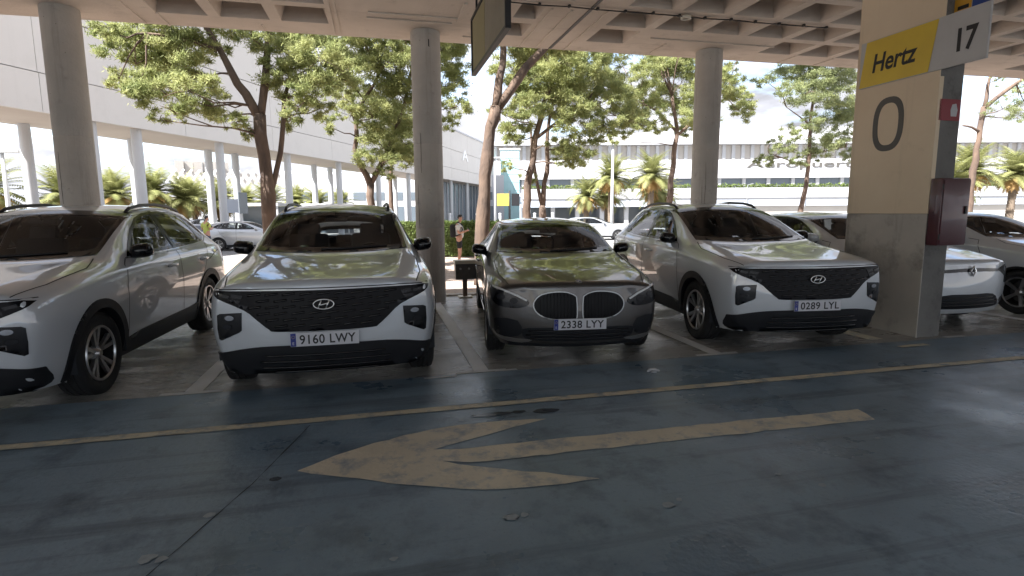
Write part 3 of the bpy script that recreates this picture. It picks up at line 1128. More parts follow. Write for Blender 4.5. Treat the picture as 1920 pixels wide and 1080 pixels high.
    for s in (1, -1):
        for i, (xa, za, xb, zb, h) in enumerate(((.60, .880, .685, .895, .030), (.70, .880, .775, .898, .022), (.62, .842, .70, .850, .024), (.565, .800, .64, .812, .024))):
            B.patch('running_light', 'F', [(s * xa, za), (s * xb, zb), (s * (xb + .01), zb - h), (s * (xa + .015), za - h)][::s], M['lens'], root, .011, res=.03)
        hl = smooth_poly([(s * .620, .748), (s * .79, .738), (s * .812, .725), (s * .815, .62), (s * .808, .535), (s * .788, .525), (s * .65, .588), (s * .628, .605)][::s], 2, range(8))
        h = B.patch('headlight', 'F', hl, M['gloss'], root, .005, res=.035, skirt=.02)
        for z0_, x0_ in ((.705, .715), (.635, .735)):
            lens = [(s * (x0_ + .036 * math.cos(a)), z0_ + .020 * math.sin(a)) for a in [2 * PI * k / 14 for k in range(14)]][::s]
            B.patch('lamp_lens', 'F', lens, M['lens_clear'] if z0_ > .65 else M['lens'], h, .010, res=.03)
    lb = smooth_poly([(-.845, .415), (-.76, .432), (-.60, .462), (-.40, .478), (0, .480), (.40, .478), (.60, .462), (.76, .432), (.845, .415), (.83, .30), (.74, .245), (.40, .225), (0, .22), (-.40, .225), (-.74, .245), (-.83, .30)], 3, (0, 8))
    lo = B.patch('lower_bumper', 'F', lb, M['plastic'], root, .012, res=.06, skirt=.04)
    B.bars([((-.46, .40), (.46, .40)), ((-.50, .35), (.50, .35)), ((-.50, .30), (.50, .30))], 'intake_slat', M['gloss'], lo, 'F', .012, .010, 12)
    B.bars([((-.40, .258), (.40, .258))], 'skid_plate', M['fin'], lo, 'F', .010, .010, 10)
    # emblem: slanted H in an oval
    e = MB()
    c, n = B.hit('F', 0, .800)
    n = Vector((0, -1, .05)).normalized()
    ring = [c + n * .022 + Vector((.078 * math.cos(2 * PI * k / 28), 0, .039 * math.sin(2 * PI * k / 28))) for k in range(29)]
    e.tube(ring, .006, 6, False)
    for sx in (-1, 1):
        e.tube([c + n * .022 + Vector((sx * .030 - .014, 0, -.030)), c + n * .022 + Vector((sx * .030 + .014, 0, .030))], .007, 6)
    e.tube([c + n * .022 + Vector((-.030, 0, -.008)), c + n * .022 + Vector((.030, 0, .008))], .006, 6)
    e.build('emblem', M['chrome'], root, True)
    for s in (1, -1):
        rl = MB()
        rl.tube([B.hit('T', s * (.575 - max(0, yy - 2.9) * .055), yy)[0] + Vector((0, 0, dzr)) for yy, dzr in ((2.26, .0), (2.36, .028), (2.6, .036), (3.0, .040), (3.4, .038), (3.72, .030), (3.84, .0))], [.014, .018, .018, .018, .018, .018, .012], 8)
        rl.build('roof_rail', M['black'], root, True)
        mirror_part(root, s, .925, 1.74, 1.165, yo, M['gloss'], M['plastic'], (.215, .17, .145))
        B.patch('tail_light', 'B', [(s * .50, 1.00), (s * .86, 1.03), (s * .88, .93), (s * .50, .95)][::s], M['red_sign'], root, .004, res=.05)
        wp = MB()
        base = [B.hit('F', s * .05 + k * .105 - .05, 1.158 + .004 * k) for k in range(6)]
        wp.tube([p + n * .012 for p, n in base], .008, 6)
        wp.build('wiper', M['black'], root, True)
    fa = MB()
    fa.prism([(-.006, 3.62, 1.60), (-.006, 3.80, 1.665), (-.006, 3.85, 1.590)], (.012, 0, 0))
    fa.build('antenna_fin', M['white_paint'], root)
    un = MB(); un.box((0, 2.25, .25), (1.5, 4.0, .06), .02)
    un.build('underbody', M['trim'], root)
    wheel_wells(root, yo, (FW, RW), .40, .45, .915)
    cabin(root, yo, dict(w=.80, z0=.42, mid=2.6, len=2.6, dash=1.35, zd=1.03, front=2.15, rear=3.05, zh=1.30, mir=(1.93, 1.45), lhd=1))
    if 'suv' not in WHEELS: wheel_meshes('suv', R, .235, .225, 5, True)
    add_wheels(root, 'suv', (FW, RW), .805, R, yo)
    place_all(root, yo)
    return root, yo


# ---------- the low hatchback (grey, with two oval grilles) and the small white hatchback
def make_hatch(kind, paint):
    G = kind == 'grey'
    dz = 0.0 if G else .045
    S = []
    def st(y, *r): S.append(dict(y=y, r=[(p[0], p[1] + (dz if p[1] > .6 else 0), *p[2:]) for p in r]))
    low = [(.80, .18), (.862, .275), (.880, .45)]
    st(.20, (.70, .19), (.785, .275), (.835, .43), (.845, .60), (.812, .738), (.73, .788, .155), (.53, .808, .08), (.27, .818, .035), (0, .822, .02))
    st(.44, (.79, .18), (.865, .27), (.890, .45), (.897, .655), (.862, .800), (.775, .872), (.575, .897), (.29, .908), (0, .912))
    st(.82, (.80, .18), (.868, .275), (.895, .47), (.902, .68), (.875, .845), (.800, .920), (.605, .950), (.31, .962), (0, .966))
    st(1.36, (.80, .18), (.862, .275), (.882, .46), (.898, .69), (.872, .905), (.818, .975), (.735, 1.010, 1.37), (.37, 1.018, 1.18), (0, 1.022, 1.13))
    st(1.70, *low, (.896, .69), (.870, .920), (.822, .985), (.695, 1.160), (.35, 1.176, 1.52), (0, 1.182, 1.48))
    st(2.02, *low, (.895, .69), (.868, .930), (.826, .992), (.655, 1.288), (.33, 1.316, 1.84), (0, 1.324, 1.80))
    st(2.28, *low, (.895, .69), (.868, .936), (.828, .998), (.620, 1.352), (.32, 1.396, 2.10), (0, 1.404, 2.06))
    st(2.72, *low, (.896, .69), (.868, .942), (.828, 1.006), (.600, 1.386), (.31, 1.430), (0, 1.440))
    st(3.25, (.80, .18), (.862, .275), (.884, .46), (.900, .70), (.872, .955), (.818, 1.024), (.585, 1.372), (.30, 1.418), (0, 1.428))
    st(3.78, (.80, .19), (.862, .29), (.888, .48), (.900, .72), (.862, .985), (.770, 1.070), (.515, 1.320), (.26, 1.368), (0, 1.376))
    st(4.06, (.78, .20), (.85, .30), (.875, .49), (.882, .73), (.835, .955), (.735, 1.035), (.530, 1.170), (.27, 1.205), (0, 1.212))
    st(4.22, (.71, .23), (.785, .32), (.82, .49), (.825, .70), (.775, .895), (.69, .945), (.56, .975), (.28, .995), (0, 1.0))
    B = Body(S, [.06, -.005, -.012, .0], [4.25, 4.30, 4.32, 4.29], [('st', 0, .55), ('row', 6, .55), ('row', 4, .45), ('row', 3, .35)], 3)
    root = thing('grey_hatchback' if G else 'white_hatchback', 'x', 'car')
    yo = -2.16
    FW, RW, R = .80, 3.47, .318
    z = lambda pl: [(a, b + dz) for a, b in pl]
    ws = z(smooth_poly([(-.718, 1.042), (-.35, 1.035), (0, 1.034), (.35, 1.035), (.718, 1.042), (.678, 1.18), (.636, 1.300), (.612, 1.346), (.30, 1.368), (0, 1.374), (-.30, 1.368), (-.612, 1.346), (-.636, 1.300), (-.678, 1.18)], 3, (0, 4)))
    sw_f = z([(1.68, 1.015), (1.86, 1.115), (2.05, 1.215), (2.22, 1.290), (2.42, 1.336), (2.58, 1.352), (2.60, 1.022), (2.2, 1.016)])
    sw_r = z([(2.66, 1.024), (2.64, 1.356), (2.85, 1.360), (3.05, 1.352), (3.28, 1.326), (3.44, 1.050), (3.1, 1.034)])
    sw_q = z([(3.50, 1.060), (3.36, 1.305), (3.52, 1.260), (3.70, 1.165), (3.68, 1.110)])
    rw = z([(-.52, 1.05), (.52, 1.05), (.46, 1.26), (.38, 1.30), (-.38, 1.30), (-.46, 1.26)])
    cut = B.sel('F', ws) & (B.C[:, 2] > 1.02 + dz) & (B.fn[:, 1] < -.2) & (B.C[:, 1] < 2.3)
    for p in (sw_f, sw_r, sw_q): cut |= B.sel('L', p) & (abs(B.fn[:, 0]) > .35)
    cut |= B.sel('B', rw) & (B.fn[:, 1] > .2) & (B.C[:, 1] > 3.6)
    for y in (FW, RW): cut |= B.sel('L', circ(y, R, .352)) & (abs(B.C[:, 0]) > .52)
    B.tag[cut] = 'cut'
    for y in (FW, RW): B.snap_circle(y, R, .356)
    dr_f = z([(1.34, .26), (1.36, .80), (1.46, .99), (1.9, 1.18), (2.2, 1.33), (2.63, 1.385), (2.63, .26)])
    dr_r = z([(2.63, .26), (2.63, 1.385), (3.0, 1.385), (3.32, 1.34), (3.48, 1.03), (3.36, .80), (3.12, .60), (3.02, .26)])
    live = ~cut & (abs(B.fn[:, 0]) > .35)
    for nm, dr in (('f', dr_f), ('r', dr_r)):
        q = live & B.sel('L', dr, 'c')
        B.tag[q & (B.C[:, 0] > 0)] = 'd' + nm + 'R'
        B.tag[q & (B.C[:, 0] < 0)] = 'd' + nm + 'L'
    hood = [(-.70, .14), (-.5, .06), (0, .0), (.5, .06), (.70, .14), (.76, .5), (.77, 1.15), (.68, 1.32), (.35, 1.14), (0, 1.10), (-.35, 1.14), (-.68, 1.32), (-.77, 1.15), (-.76, .5)]
    B.tag[~cut & B.sel('T', hood, 'c') & (B.fn[:, 2] > .45) & (B.C[:, 2] > .74)] = 'hood'
    B.part('body', 'body', paint, root)
    B.part('hood', 'hood', paint, root)
    for t in ('dfL', 'dfR', 'drL', 'drR'): B.part('door', t, paint, root)
    B.patch('windscreen', 'F', inset_poly(ws, .03), M['glass'], root, .004, res=.07)
    B.patch('windscreen_border', 'F', ws, M['frit'], root, .0045, hole=inset_poly(ws, .040), res=.04)
    for mir in (False, True):
        for p, gm in ((sw_f, M['glass_side']), (sw_r, M['glass_side']), (sw_q, M['glass_dark'])):
            B.patch('side_window', 'L', inset_poly(p, .012), gm, root, .003, res=.08, mirror=mir)
            B.patch('window_frame', 'L', p, M['frit'], root, .004, hole=inset_poly(p, .028), res=.05, mirror=mir)
        B.patch('window_divider', 'L', z([(2.595, 1.02), (2.665, 1.022), (2.645, 1.358), (2.575, 1.354)]), M['frit'], root, .005, res=.06, mirror=mir)
        B.patch('window_divider', 'L', z([(3.435, 1.050), (3.505, 1.060), (3.365, 1.308), (3.275, 1.328)]), M['frit'], root, .005, res=.06, mirror=mir)
        for y in (FW, RW):
            B.patch('wheel_arch_lip', 'L', arch_ring(y, R, .340, .372, .20), paint if G else M['plastic'], root, .005, res=.03, skirt=.06, mirror=mir)
        B.patch('sill_trim', 'L', [(1.15, .165), (1.17, .27), (3.09, .30), (3.10, .17)], M['plastic'] if not G else paint, root, .008, res=.08, skirt=.03, mirror=mir)
        for y in (2.36, 3.22):
            hb = MB()
            p, n = B.hit('R' if mir else 'L', y, .86 + dz)
            hb.tube([p + n * .010 + Vector((0, -.10, 0)), p + n * .028 + Vector((0, -.06, .002)), p + n * .030 + Vector((0, .05, .004)), p + n * .010 + Vector((0, .10, .004))], [.010, .015, .015, .010], 8)
            hb.build('door_handle', paint, root, True)
    B.patch('rear_window', 'B', inset_poly(rw, .02), M['glass_dark'], root, .003, res=.08)
    B.patch('rear_window_border', 'B', rw, M['frit'], root, .004, hole=inset_poly(rw, .04), res=.05)
    lines = []
    for d in 'LR':
        lines += [(d, z([(1.34, .30), (1.36, .80), (1.46, .99), (1.62, 1.01)])), (d, z([(2.63, .30), (2.63, 1.01)])), (d, z([(3.12, .60), (3.36, .80), (3.47, 1.03)]))]
    for s in (1, -1): lines += [('T', [(s * .68, .17), (s * .755, .5), (s * .765, 1.1), (s * .69, 1.30)])]
    B.ribbon(lines, 'panel_gap', M['gap'], root)
    for s in (1, -1):
        mirror_part(root, s, .905, 1.72, 1.055 + dz, yo, M['gloss'] if G else paint, M['plastic'], (.20, .16, .13))
        B.patch('tail_light', 'B', z([(s * .50, .86), (s * .80, .88), (s * .82, .78), (s * .50, .80)])[::s], M['red_sign'], root, .004, res=.05)
        wp = MB()
        base = [B.hit('F', s * .05 + k * .10 - .05, 1.050 + dz + .004 * k) for k in range(6)]
        wp.tube([p + n * .012 for p, n in base], .008, 6)
        wp.build('wiper', M['black'], root, True)
    if G:
        for s in (1, -1):
            kd = smooth_poly([(s * .026, .655), (s * .045, .706), (s * .14, .742), (s * .28, .740), (s * .395, .705), (s * .452, .628), (s * .430, .545), (s * .34, .486), (s * .20, .462), (s * .07, .462), (s * .026, .488)][::s], 4)
            k = B.patch('kidney_grille', 'F', kd, M['grille'], root, .004, res=.05, skirt=.02)
            B.patch('kidney_surround', 'F', kd, M['galv'], k, .010, hole=inset_poly(kd, .0095), res=.03, skirt=.015)
            sl = []
            for i in range(11):
                x = .055 + i * .033
                zz = sorted([b for a, b in kd if abs(abs(a) - x) < .03])
                if len(zz) > 1: sl.append(((s * x, zz[0] + .012), (s * x, zz[-1] - .012)))
            B.bars(sl, 'grille_slat', M['grille'], k, 'F', .003, .0045, 6)
            hl = smooth_poly([(s * .490, .640), (s * .56, .690), (s * .70, .748), (s * .80, .778), (s * .838, .772), (s * .850, .715), (s * .832, .640), (s * .76, .592), (s * .62, .578), (s * .52, .598)][::s], 3, ())
            h = B.patch('headlight', 'F', hl, M['gloss'], root, .006, res=.03, skirt=.02)
            brow = [(s * .505, .660), (s * .60, .712), (s * .74, .764), (s * .825, .778), (s * .825, .764), (s * .74, .748), (s * .61, .696), (s * .515, .648)][::s]
            B.patch('daylight_strip', 'F', brow, M['daylight'], h, .012, res=.03)
            for cx, cz in ((.635, .650), (.755, .685)):
                lens = [(s * (cx + .040 * math.cos(a)), cz + .030 * math.sin(a)) for a in [2 * PI * q / 16 for q in range(16)]][::s]
                B.patch('lamp_lens', 'F', lens, M['lens'], h, .012, res=.03)
                ring = [(s * (cx + .046 * math.cos(a)), cz + .034 * math.sin(a)) for a in [2 * PI * q / 16 for q in range(16)]][::s]
                B.patch('lamp_ring', 'F', ring, M['fin'], h, .011, hole=inset_poly(ring, .006), res=.03)
            vent = smooth_poly([(s * .60, .455), (s * .80, .475), (s * .825, .42), (s * .80, .30), (s * .66, .285), (s * .56, .33)][::s], 2)
            B.patch('side_intake', 'F', vent, M['plastic'], root, .003, res=.04, skirt=.015)
            B.patch('intake_blade', 'F', smooth_poly([(s * .46, .262), (s * .62, .270), (s * .80, .300), (s * .83, .345), (s * .82, .300), (s * .72, .246), (s * .56, .232)][::s], 2), M['satin'], root, .008, res=.04, skirt=.015)
        li = smooth_poly([(-.50, .385), (0, .390), (.50, .385), (.56, .33), (.47, .262), (0, .250), (-.47, .262), (-.56, .33)], 3)
        k = B.patch('lower_intake', 'F', li, M['plastic'], root, .004, res=.06, skirt=.02)
        B.bars([((-.50, .355), (.50, .355)), ((-.52, .315), (.52, .315)), ((-.48, .28), (.48, .28))], 'intake_slat', M['gloss'], k, 'F', .008, .008, 12)
        B.patch('front_lip', 'F', [(-.70, .235), (-.4, .222), (0, .218), (.4, .222), (.70, .235), (.68, .200), (0, .192), (-.68, .200)], M['plastic'], root, .010, res=.06, skirt=.03)
        e = MB()
        c, n = B.hit('T', 0, .075)
        x = Vector((1, 0, 0)); yv = n.cross(x).normalized()
        disc = [c + n * .008 + (x * math.cos(2 * PI * q / 24) + yv * math.sin(2 * PI * q / 24)) * .036 for q in range(24)]
        e.prism([tuple(p) for p in disc], tuple(n * -.01))
        em = e.build('emblem', M['satin'], root)
        for q in range(4):
            b = MB()
            a0 = q * PI / 2
            wedge = [c + n * .0088] + [c + n * .0088 + (x * math.cos(a0 + t * PI / 12) + yv * math.sin(a0 + t * PI / 12)) * .022 for t in range(7)]
            b.prism([tuple(p) for p in wedge], tuple(n * .001))
            b.build('emblem_quarter', M['plate_blue'] if q % 2 else M['plate'], em)
    else:
        for s in (1, -1):
            hl = smooth_poly([(s * .50, .735), (s * .62, .775), (s * .78, .800), (s * .838, .79), (s * .845, .72), (s * .80, .640), (s * .74, .560), (s * .70, .565), (s * .70, .640), (s * .60, .690)][::s], 3, ())
            h = B.patch('headlight', 'F', hl, M['lens'], root, .006, res=.03, skirt=.02)
            for cx, cz in ((.68, .735), (.77, .735)):
                lens = [(s * (cx + .036 * math.cos(a)), cz + .028 * math.sin(a)) for a in [2 * PI * q / 16 for q in range(16)]][::s]
                B.patch('lamp_lens', 'F', lens, M['lens_clear'], h, .010, res=.03)
            B.patch('fog_recess', 'F', smooth_poly([(s * .62, .36), (s * .79, .40), (s * .80, .33), (s * .66, .30)][::s], 2), M['plastic'], root, .004, res=.04)
        ug = smooth_poly([(-.50, .745), (-.20, .765), (0, .770), (.20, .765), (.50, .745), (.48, .712), (.20, .722), (0, .722), (-.20, .722), (-.48, .712)], 3)
        k = B.patch('upper_grille', 'F', ug, M['gloss'], root, .004, res=.05, skirt=.02)
        li = smooth_poly([(-.40, .43), (0, .44), (.40, .43), (.58, .30), (.50, .262), (0, .255), (-.50, .262), (-.58, .30)], 3)
        k = B.patch('lower_intake', 'F', li, M['plastic'], root, .005, res=.06, skirt=.02)
        B.bars([((-.46, .395), (.46, .395)), ((-.50, .35), (.50, .35)), ((-.52, .305), (.52, .305))], 'intake_slat', M['gloss'], k, 'F', .008, .008, 12)
        e = MB()
        c, n = B.hit('F', 0, .735)
        w_, h_ = .045, .060
        for sc_, mm, nm in ((1.0, M['chrome'], 'emblem'),):
            out = [(-w_, 0), (0, h_), (w_, 0), (0, -h_)]
            ringp = [c + Vector((a, -.020, b)) for a, b in out + out[:1]]
            e.tube(ringp, .011, 6, False)
        e.build('emblem', M['chrome'], root, True)
    un = MB(); un.box((0, 2.15, .21), (1.46, 3.8, .05), .02)
    un.build('underbody', M['trim'], root)
    wheel_wells(root, yo, (FW, RW), .362, .42, .878)
    cabin(root, yo, dict(w=.76, z0=.34, mid=2.5, len=2.4, dash=1.40, zd=.93 + dz, front=2.12, rear=2.95, zh=1.15 + dz, mir=(1.93, 1.27 + dz), lhd=1))
    if 'hatch' not in WHEELS: wheel_meshes('hatch', R, .216, .205, 5, False)
    add_wheels(root, 'hatch', (FW, RW), .785, R, yo)
    place_all(root, yo)
    return root, yo


# ------------------------------------------------------------------ ground, lane, bays
def sheet(name, x0, y0, x1, y1, z, m, nx=1, ny=1):
    V = [(x0 + (x1 - x0) * i / nx, y0 + (y1 - y0) * j / ny, z(y0 + (y1 - y0) * j / ny) if callable(z) else z) for j in range(ny + 1) for i in range(nx + 1)]
    F = [(j * (nx + 1) + i, j * (nx + 1) + i + 1, (j + 1) * (nx + 1) + i + 1, (j + 1) * (nx + 1) + i) for j in range(ny) for i in range(nx)]
    return link_mesh(name, raw_mesh(name, V, F, m))

setp(sheet('ground', -700, -500, 700, 900, -.36, M['ground']), kind='structure')
def soil_z(y): return -.03 - .322 * min(1, max(0, (y - 10.2) / 6.0)) ** .8
soil = setp(sheet('soil', -32, 10.2, 34, 25.5, lambda y: soil_z(y), M['soil'], 60, 40), kind='structure')
rs = np.random.RandomState(5)
co = np.empty(len(soil.data.vertices) * 3, np.float32); soil.data.vertices.foreach_get('co', co); co = co.reshape(-1, 3)
co[:, 2] += rs.uniform(0, .012, len(co)); soil.data.vertices.foreach_set('co', co.ravel())
soil.data.shade_smooth()
b = MB(); b.box((0, -.99, -.26), (64, 22.05, .5))
setp(b.build('floor_slab', M['kerb']), kind='structure')
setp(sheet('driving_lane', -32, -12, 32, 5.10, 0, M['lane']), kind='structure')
setp(sheet('parking_bay_floor', -32, 5.10, 32, 10.03, 0, M['bay']), kind='structure')
b = MB(); b.box((0, 10.115, -.14), (64, .165, .34), .012)
setp(b.build('kerb', M['kerb']), kind='structure')

def flat_poly(name, poly, z, m, jitter=0.0, parent=None):
    rr = random.Random(len(name) * 7 + int(abs(poly[0][0]) * 100))
    pts = []
    for i in range(len(poly)):
        a, c = Vector(poly[i]), Vector(poly[(i + 1) % len(poly)])
        k = max(1, int((c - a).length / .10)) if jitter else 1
        for s in range(k):
            p = a.lerp(c, s / k)
            pts.append((p.x + rr.uniform(-jitter, jitter), p.y + rr.uniform(-jitter, jitter), z))
    bm = bmesh.new()
    f = bm.faces.new([bm.verts.new(p) for p in pts])
    if f.calc_area() and f.normal.z < 0: f.normal_flip()
    bmesh.ops.triangulate(bm, faces=bm.faces[:], ngon_method='EAR_CLIP')
    for f in bm.faces:
        f.normal_update()
        if f.normal.z < 0: f.normal_flip()
    me = bpy.data.meshes.new(name); bm.to_mesh(me); bm.free()
    me.materials.append(m)
    return link_mesh(name, me, None, parent)

def marking(name, poly, m, jit=.004, z=.004):
    return setp(flat_poly(name, poly, z, m, jit), kind='structure')

for x in (-9.12, -6.60, -4.10, -1.58, .93, 3.47, 8.56, 11.08, 13.6):
    marking('bay_line', [(x - .07, 5.17), (x + .07, 5.17), (x + .07, 9.7), (x - .07, 9.7)], M['white_line'])
    marking('bay_line_end', [(x - .25, 5.105), (x + .24, 5.105), (x + .24, 5.165), (x - .25, 5.165)], M['white_line'], .006)
marking('bay_line', [(5.55, 5.22), (5.74, 5.22), (5.74, 8.5), (5.55, 8.5)], M['yellow_line'], .02)
marking('bay_line_end', [(5.58, 4.86), (5.98, 4.86), (5.98, 4.93), (5.58, 4.93)], M['yellow_line'], .015)
marking('bay_line_end', [(1.05, 5.09), (1.27, 5.09), (1.27, 5.14), (1.05, 5.14)], M['white_line'], .006, .0045)
marking('bay_line_end', [(.38, 5.02), (.66, 5.02), (.68, 5.06), (.36, 5.06)], M['white_line'], .008)
marking('bay_line_end', [(6.52, 5.10), (6.80, 5.10), (6.80, 5.16), (6.52, 5.16)], M['white_line'], .008)
marking('yellow_edge_line', [(-30, 4.155), (30, 4.155), (30, 4.245), (-30, 4.245)], M['yellow_line'], .006)
marking('arrow_marking', [(-.52, 3.35), (-.30, 3.52), (-.07, 3.66), (.22, 3.77), (.52, 3.84), (.85, 3.83), (1.16, 3.79), (.90, 3.70), (.65, 3.60), (.31, 3.45), (.47, 3.43), (2.0, 3.41), (3.53, 3.38), (3.47, 3.18), (1.63, 3.20), (.50, 3.21), (.34, 3.27), (.52, 3.16), (.70, 3.07), (1.19, 2.82), (.85, 2.82), (.50, 2.86), (.20, 2.98), (-.07, 3.12)], M['arrow'], .009)
for i, pl in enumerate(([(-1.35, 1.6), (-1.0, 2.49), (-.74, 3.25), (-.52, 4.1)], [(-8, 2.0), (-5, 3.35), (-3.6, 4.1)], [(5.4, 1.6), (6.3, 3.1)])):
    V = []
    for a, c in zip(pl, pl[1:]):
        for s in range(8):
            V.append(Vector(a).lerp(Vector(c), s / 8))
    V.append(Vector(pl[-1]))
    rr = random.Random(i)
    outl = [(p.x + rr.uniform(-.004, .002) - .002, p.y) for p in V] + [(p.x + rr.uniform(-.002, .004) + .002, p.y) for p in V[::-1]]
    setp(flat_poly('floor_crack', outl, .003, M['gap']), kind='structure')
rr = random.Random(11)
M['speck'] = mat('dried_spatter', (.40, .46, .51), .45, var=(.30, .36, .41), var_scale=30)
for x, y, s in ((-1.05, 2.62, .045), (-.98, 2.60, .03), (.60, 2.55, .04), (.67, 2.56, .025), (1.42, 2.47, .04), (1.50, 2.50, .022), (2.35, 2.45, .028), (-.88, 2.95, .03), (.02, 2.35, .02), (3.2, 2.9, .02), (.55, 3.92, .02), (2.2, 2.62, .02)):
    pl = [(x + s * rr.uniform(.6, 1.2) * math.cos(2 * PI * k / 11), y + s * .8 * rr.uniform(.6, 1.2) * math.sin(2 * PI * k / 11)) for k in range(11)]
    setp(flat_poly('floor_stain', pl, .0035, M['speck']), kind='structure')
M['oil'] = mat('oil_stain', (.05, .062, .075), .25, var=(.08, .10, .12), var_scale=9)
for x, y, sx, sy in ((1.22, 3.96, .10, .05), (.78, 3.98, .16, .04), (-.62, 3.28, .03, .03), (1.0, 3.98, .06, .03)):
    pl = [(x + sx * rr.uniform(.7, 1.2) * math.cos(2 * PI * k / 16), y + sy * rr.uniform(.6, 1.2) * math.sin(2 * PI * k / 16)) for k in range(16)]
    setp(flat_poly('floor_stain', pl, .0038, M['oil']), kind='structure')
b = MB()
b.tube([(2.44, 4.70, .010), (2.48, 4.735, .014), (2.53, 4.73, .016), (2.56, 4.69, .010)], [.008, .018, .018, .006], 6)
b.tube([(2.47, 4.68, .008), (2.52, 4.675, .008)], .008, 5)
setp(b.build('paper_scrap', M['white'], smooth=True), 'small curled white scrap lying on the lane in front of the grey car', 'litter')

# ------------------------------------------------------------------ ceiling with coffers
CZ = 4.39
ce = MB()
xa = [-2.96 + .846 * k for k in range(-8, 3)]
xb = [3.60 + .843 * k for k in range(0, 18)]
rows = [9.47 - .845 * k for k in range(8)]
def coffer_at(x, r):
    if -5.75 < x < -3.5: return r > 2
    if 4.30 < x < 6.9 and r == 0: return False
    if 9.4 < x < 12.1 and r == 0: return False
    return True
cells = []
for r, yt in enumerate(rows):
    for x in xa:
        if coffer_at(x, r): cells.append((x, yt - .68, x + .68, yt))
    for x in xb:
        if coffer_at(x, r): cells.append((x, yt - .68, x + .68, yt))
    if r >= 2:
        for k in range(4):
            x = -.42 + .846 * k
            if x + .68 < 3.5: cells.append((x, yt - .68, x + .68, yt))
    if r < 2: cells.append((2.10, yt - .66, 2.46, yt - .04))
XS = sorted({round(v, 4) for c in cells for v in (c[0], c[2])} | {-32, 32})
YS = sorted({round(v, 4) for c in cells for v in (c[1], c[3])} | {-12, 10.05})
cs = {(round(c[0], 4), round(c[1], 4), round(c[2], 4), round(c[3], 4)) for c in cells}
bm = bmesh.new()
vt = {}
def cv(x, y):
    if (x, y) not in vt: vt[(x, y)] = bm.verts.new((x, y, CZ))
    return vt[(x, y)]
for x0, x1 in zip(XS, XS[1:]):
    for y0, y1 in zip(YS, YS[1:]):
        xm, ym = (x0 + x1) / 2, (y0 + y1) / 2
        if any(c[0] < xm < c[2] and c[1] < ym < c[3] for c in cs): continue
        bm.faces.new((cv(x0, y0), cv(x0, y1), cv(x1, y1), cv(x1, y0)))
me = bpy.data.meshes.new('ceiling'); bm.to_mesh(me); bm.free(); me.materials.append(M['ceil'])
ceiling = setp(link_mesh('ceiling', me), kind='structure')
def coffer_mesh(w, h, tx=.085, d=.24):
    b = MB()
    nx = [(0, 0), (w, 0), (w, h), (0, h)]
    t = [(tx, tx), (w - tx, tx), (w - tx, h - tx), (tx, h - tx)]
    lo = [b.bm.verts.new((p[0], p[1], 0)) for p in nx]
    hi = [b.bm.verts.new((p[0], p[1], d)) for p in t]
    for k in range(4): b.bm.faces.new((lo[k], hi[k], hi[(k + 1) % 4], lo[(k + 1) % 4]))
    b.bm.faces.new(hi)
    me = bpy.data.meshes.new('coffer'); b.bm.to_mesh(me); b.bm.free(); me.materials.append(M['coffer'])
    me.flip_normals()
    return me
cm1, cm2 = coffer_mesh(.68, .68), coffer_mesh(.36, .62, .09, .26)
for c in cells:
    o = link_mesh('coffer', cm1 if abs(c[2] - c[0] - .68) < .01 else cm2, None, ceiling)
    o.location = (c[0], c[1], CZ)
b = MB()
b.box((0, 10.00, CZ + .45), (64, .10, .90)); b.box((0, -.99, CZ + .95), (64, 22.0, .10)); b.box((0, -11.97, CZ + .45), (64, .06, .90)); b.box((31.97, -1, CZ + .45), (.06, 21.8, .9)); b.box((-31.97, -1, CZ + .45), (.06, 21.8, .9))
setp(b.build('roof_slab', M['ceil']), kind='structure')
for x0, y0, x1, y1 in ((-.56, 8.2, -.52, 10.0), (-.47, 8.2, -.44, 10.0), (-2.98, 9.5, -2.95, 10.04), (-3.3, 7.2, -3.26, 10.0), (1.30, 8.15, 1.36, 8.95), (.0, 8.78, 1.30, 8.82), (-.02, 9.02, 1.25, 9.05), (2.55, 8.1, 2.58, 10.0), (2.85, 8.1, 2.88, 10.0), (3.38, 8.0, 3.41, 10.0), (5.0, 9.3, 5.03, 10.0), (4.6, 9.05, 7.0, 9.07), (-1.6, 9.7, -1.58, 10.0), (1.5, 9.62, 2.1, 9.65), (7.8, 9.5, 7.83, 10.0), (-4.9, 8.3, -3.4, 8.34), (8.65, 9.5, 8.68, 10.0)):
    b = MB(); b.box(((x0 + x1) / 2, (y0 + y1) / 2, CZ - .007), (x1 - x0, y1 - y0, .022))
    link_mesh('formwork_ridge', b.mesh('formwork_ridge', M['ceil']), None, ceiling)
b = MB(); b.box((3.12, 8.5, CZ - .006), (.05, 3.0, .008))
link_mesh('expansion_joint', b.mesh('expansion_joint', M['wire']), None, ceiling)
cb = thing('ceiling_cable', 'thin dark cable clipped along the concrete ceiling ribs', 'cable', (1.9, 7.93, CZ))
b = MB(); b.tube([(k * .43, .012 * math.sin(k * 2.1), -.022 - .006 * (k % 2)) for k in range(13)], .009, 6)
b.build('cable_run', M['wire'], cb, True)
for k in range(0, 13):
    b = MB(); b.box((k * .43, .012 * math.sin(k * 2.1), -.016), (.035, .05, .036), .006)
    b.build('clip', M['wire'], cb)
b = MB(); b.lathe([(-.02, .055), (-.02, .075), (.02, .075), (.02, .055)], 18, 'Z', (2.70, .02, -.03), True)
b.build('cable_ring', M['cream'], cb, True)

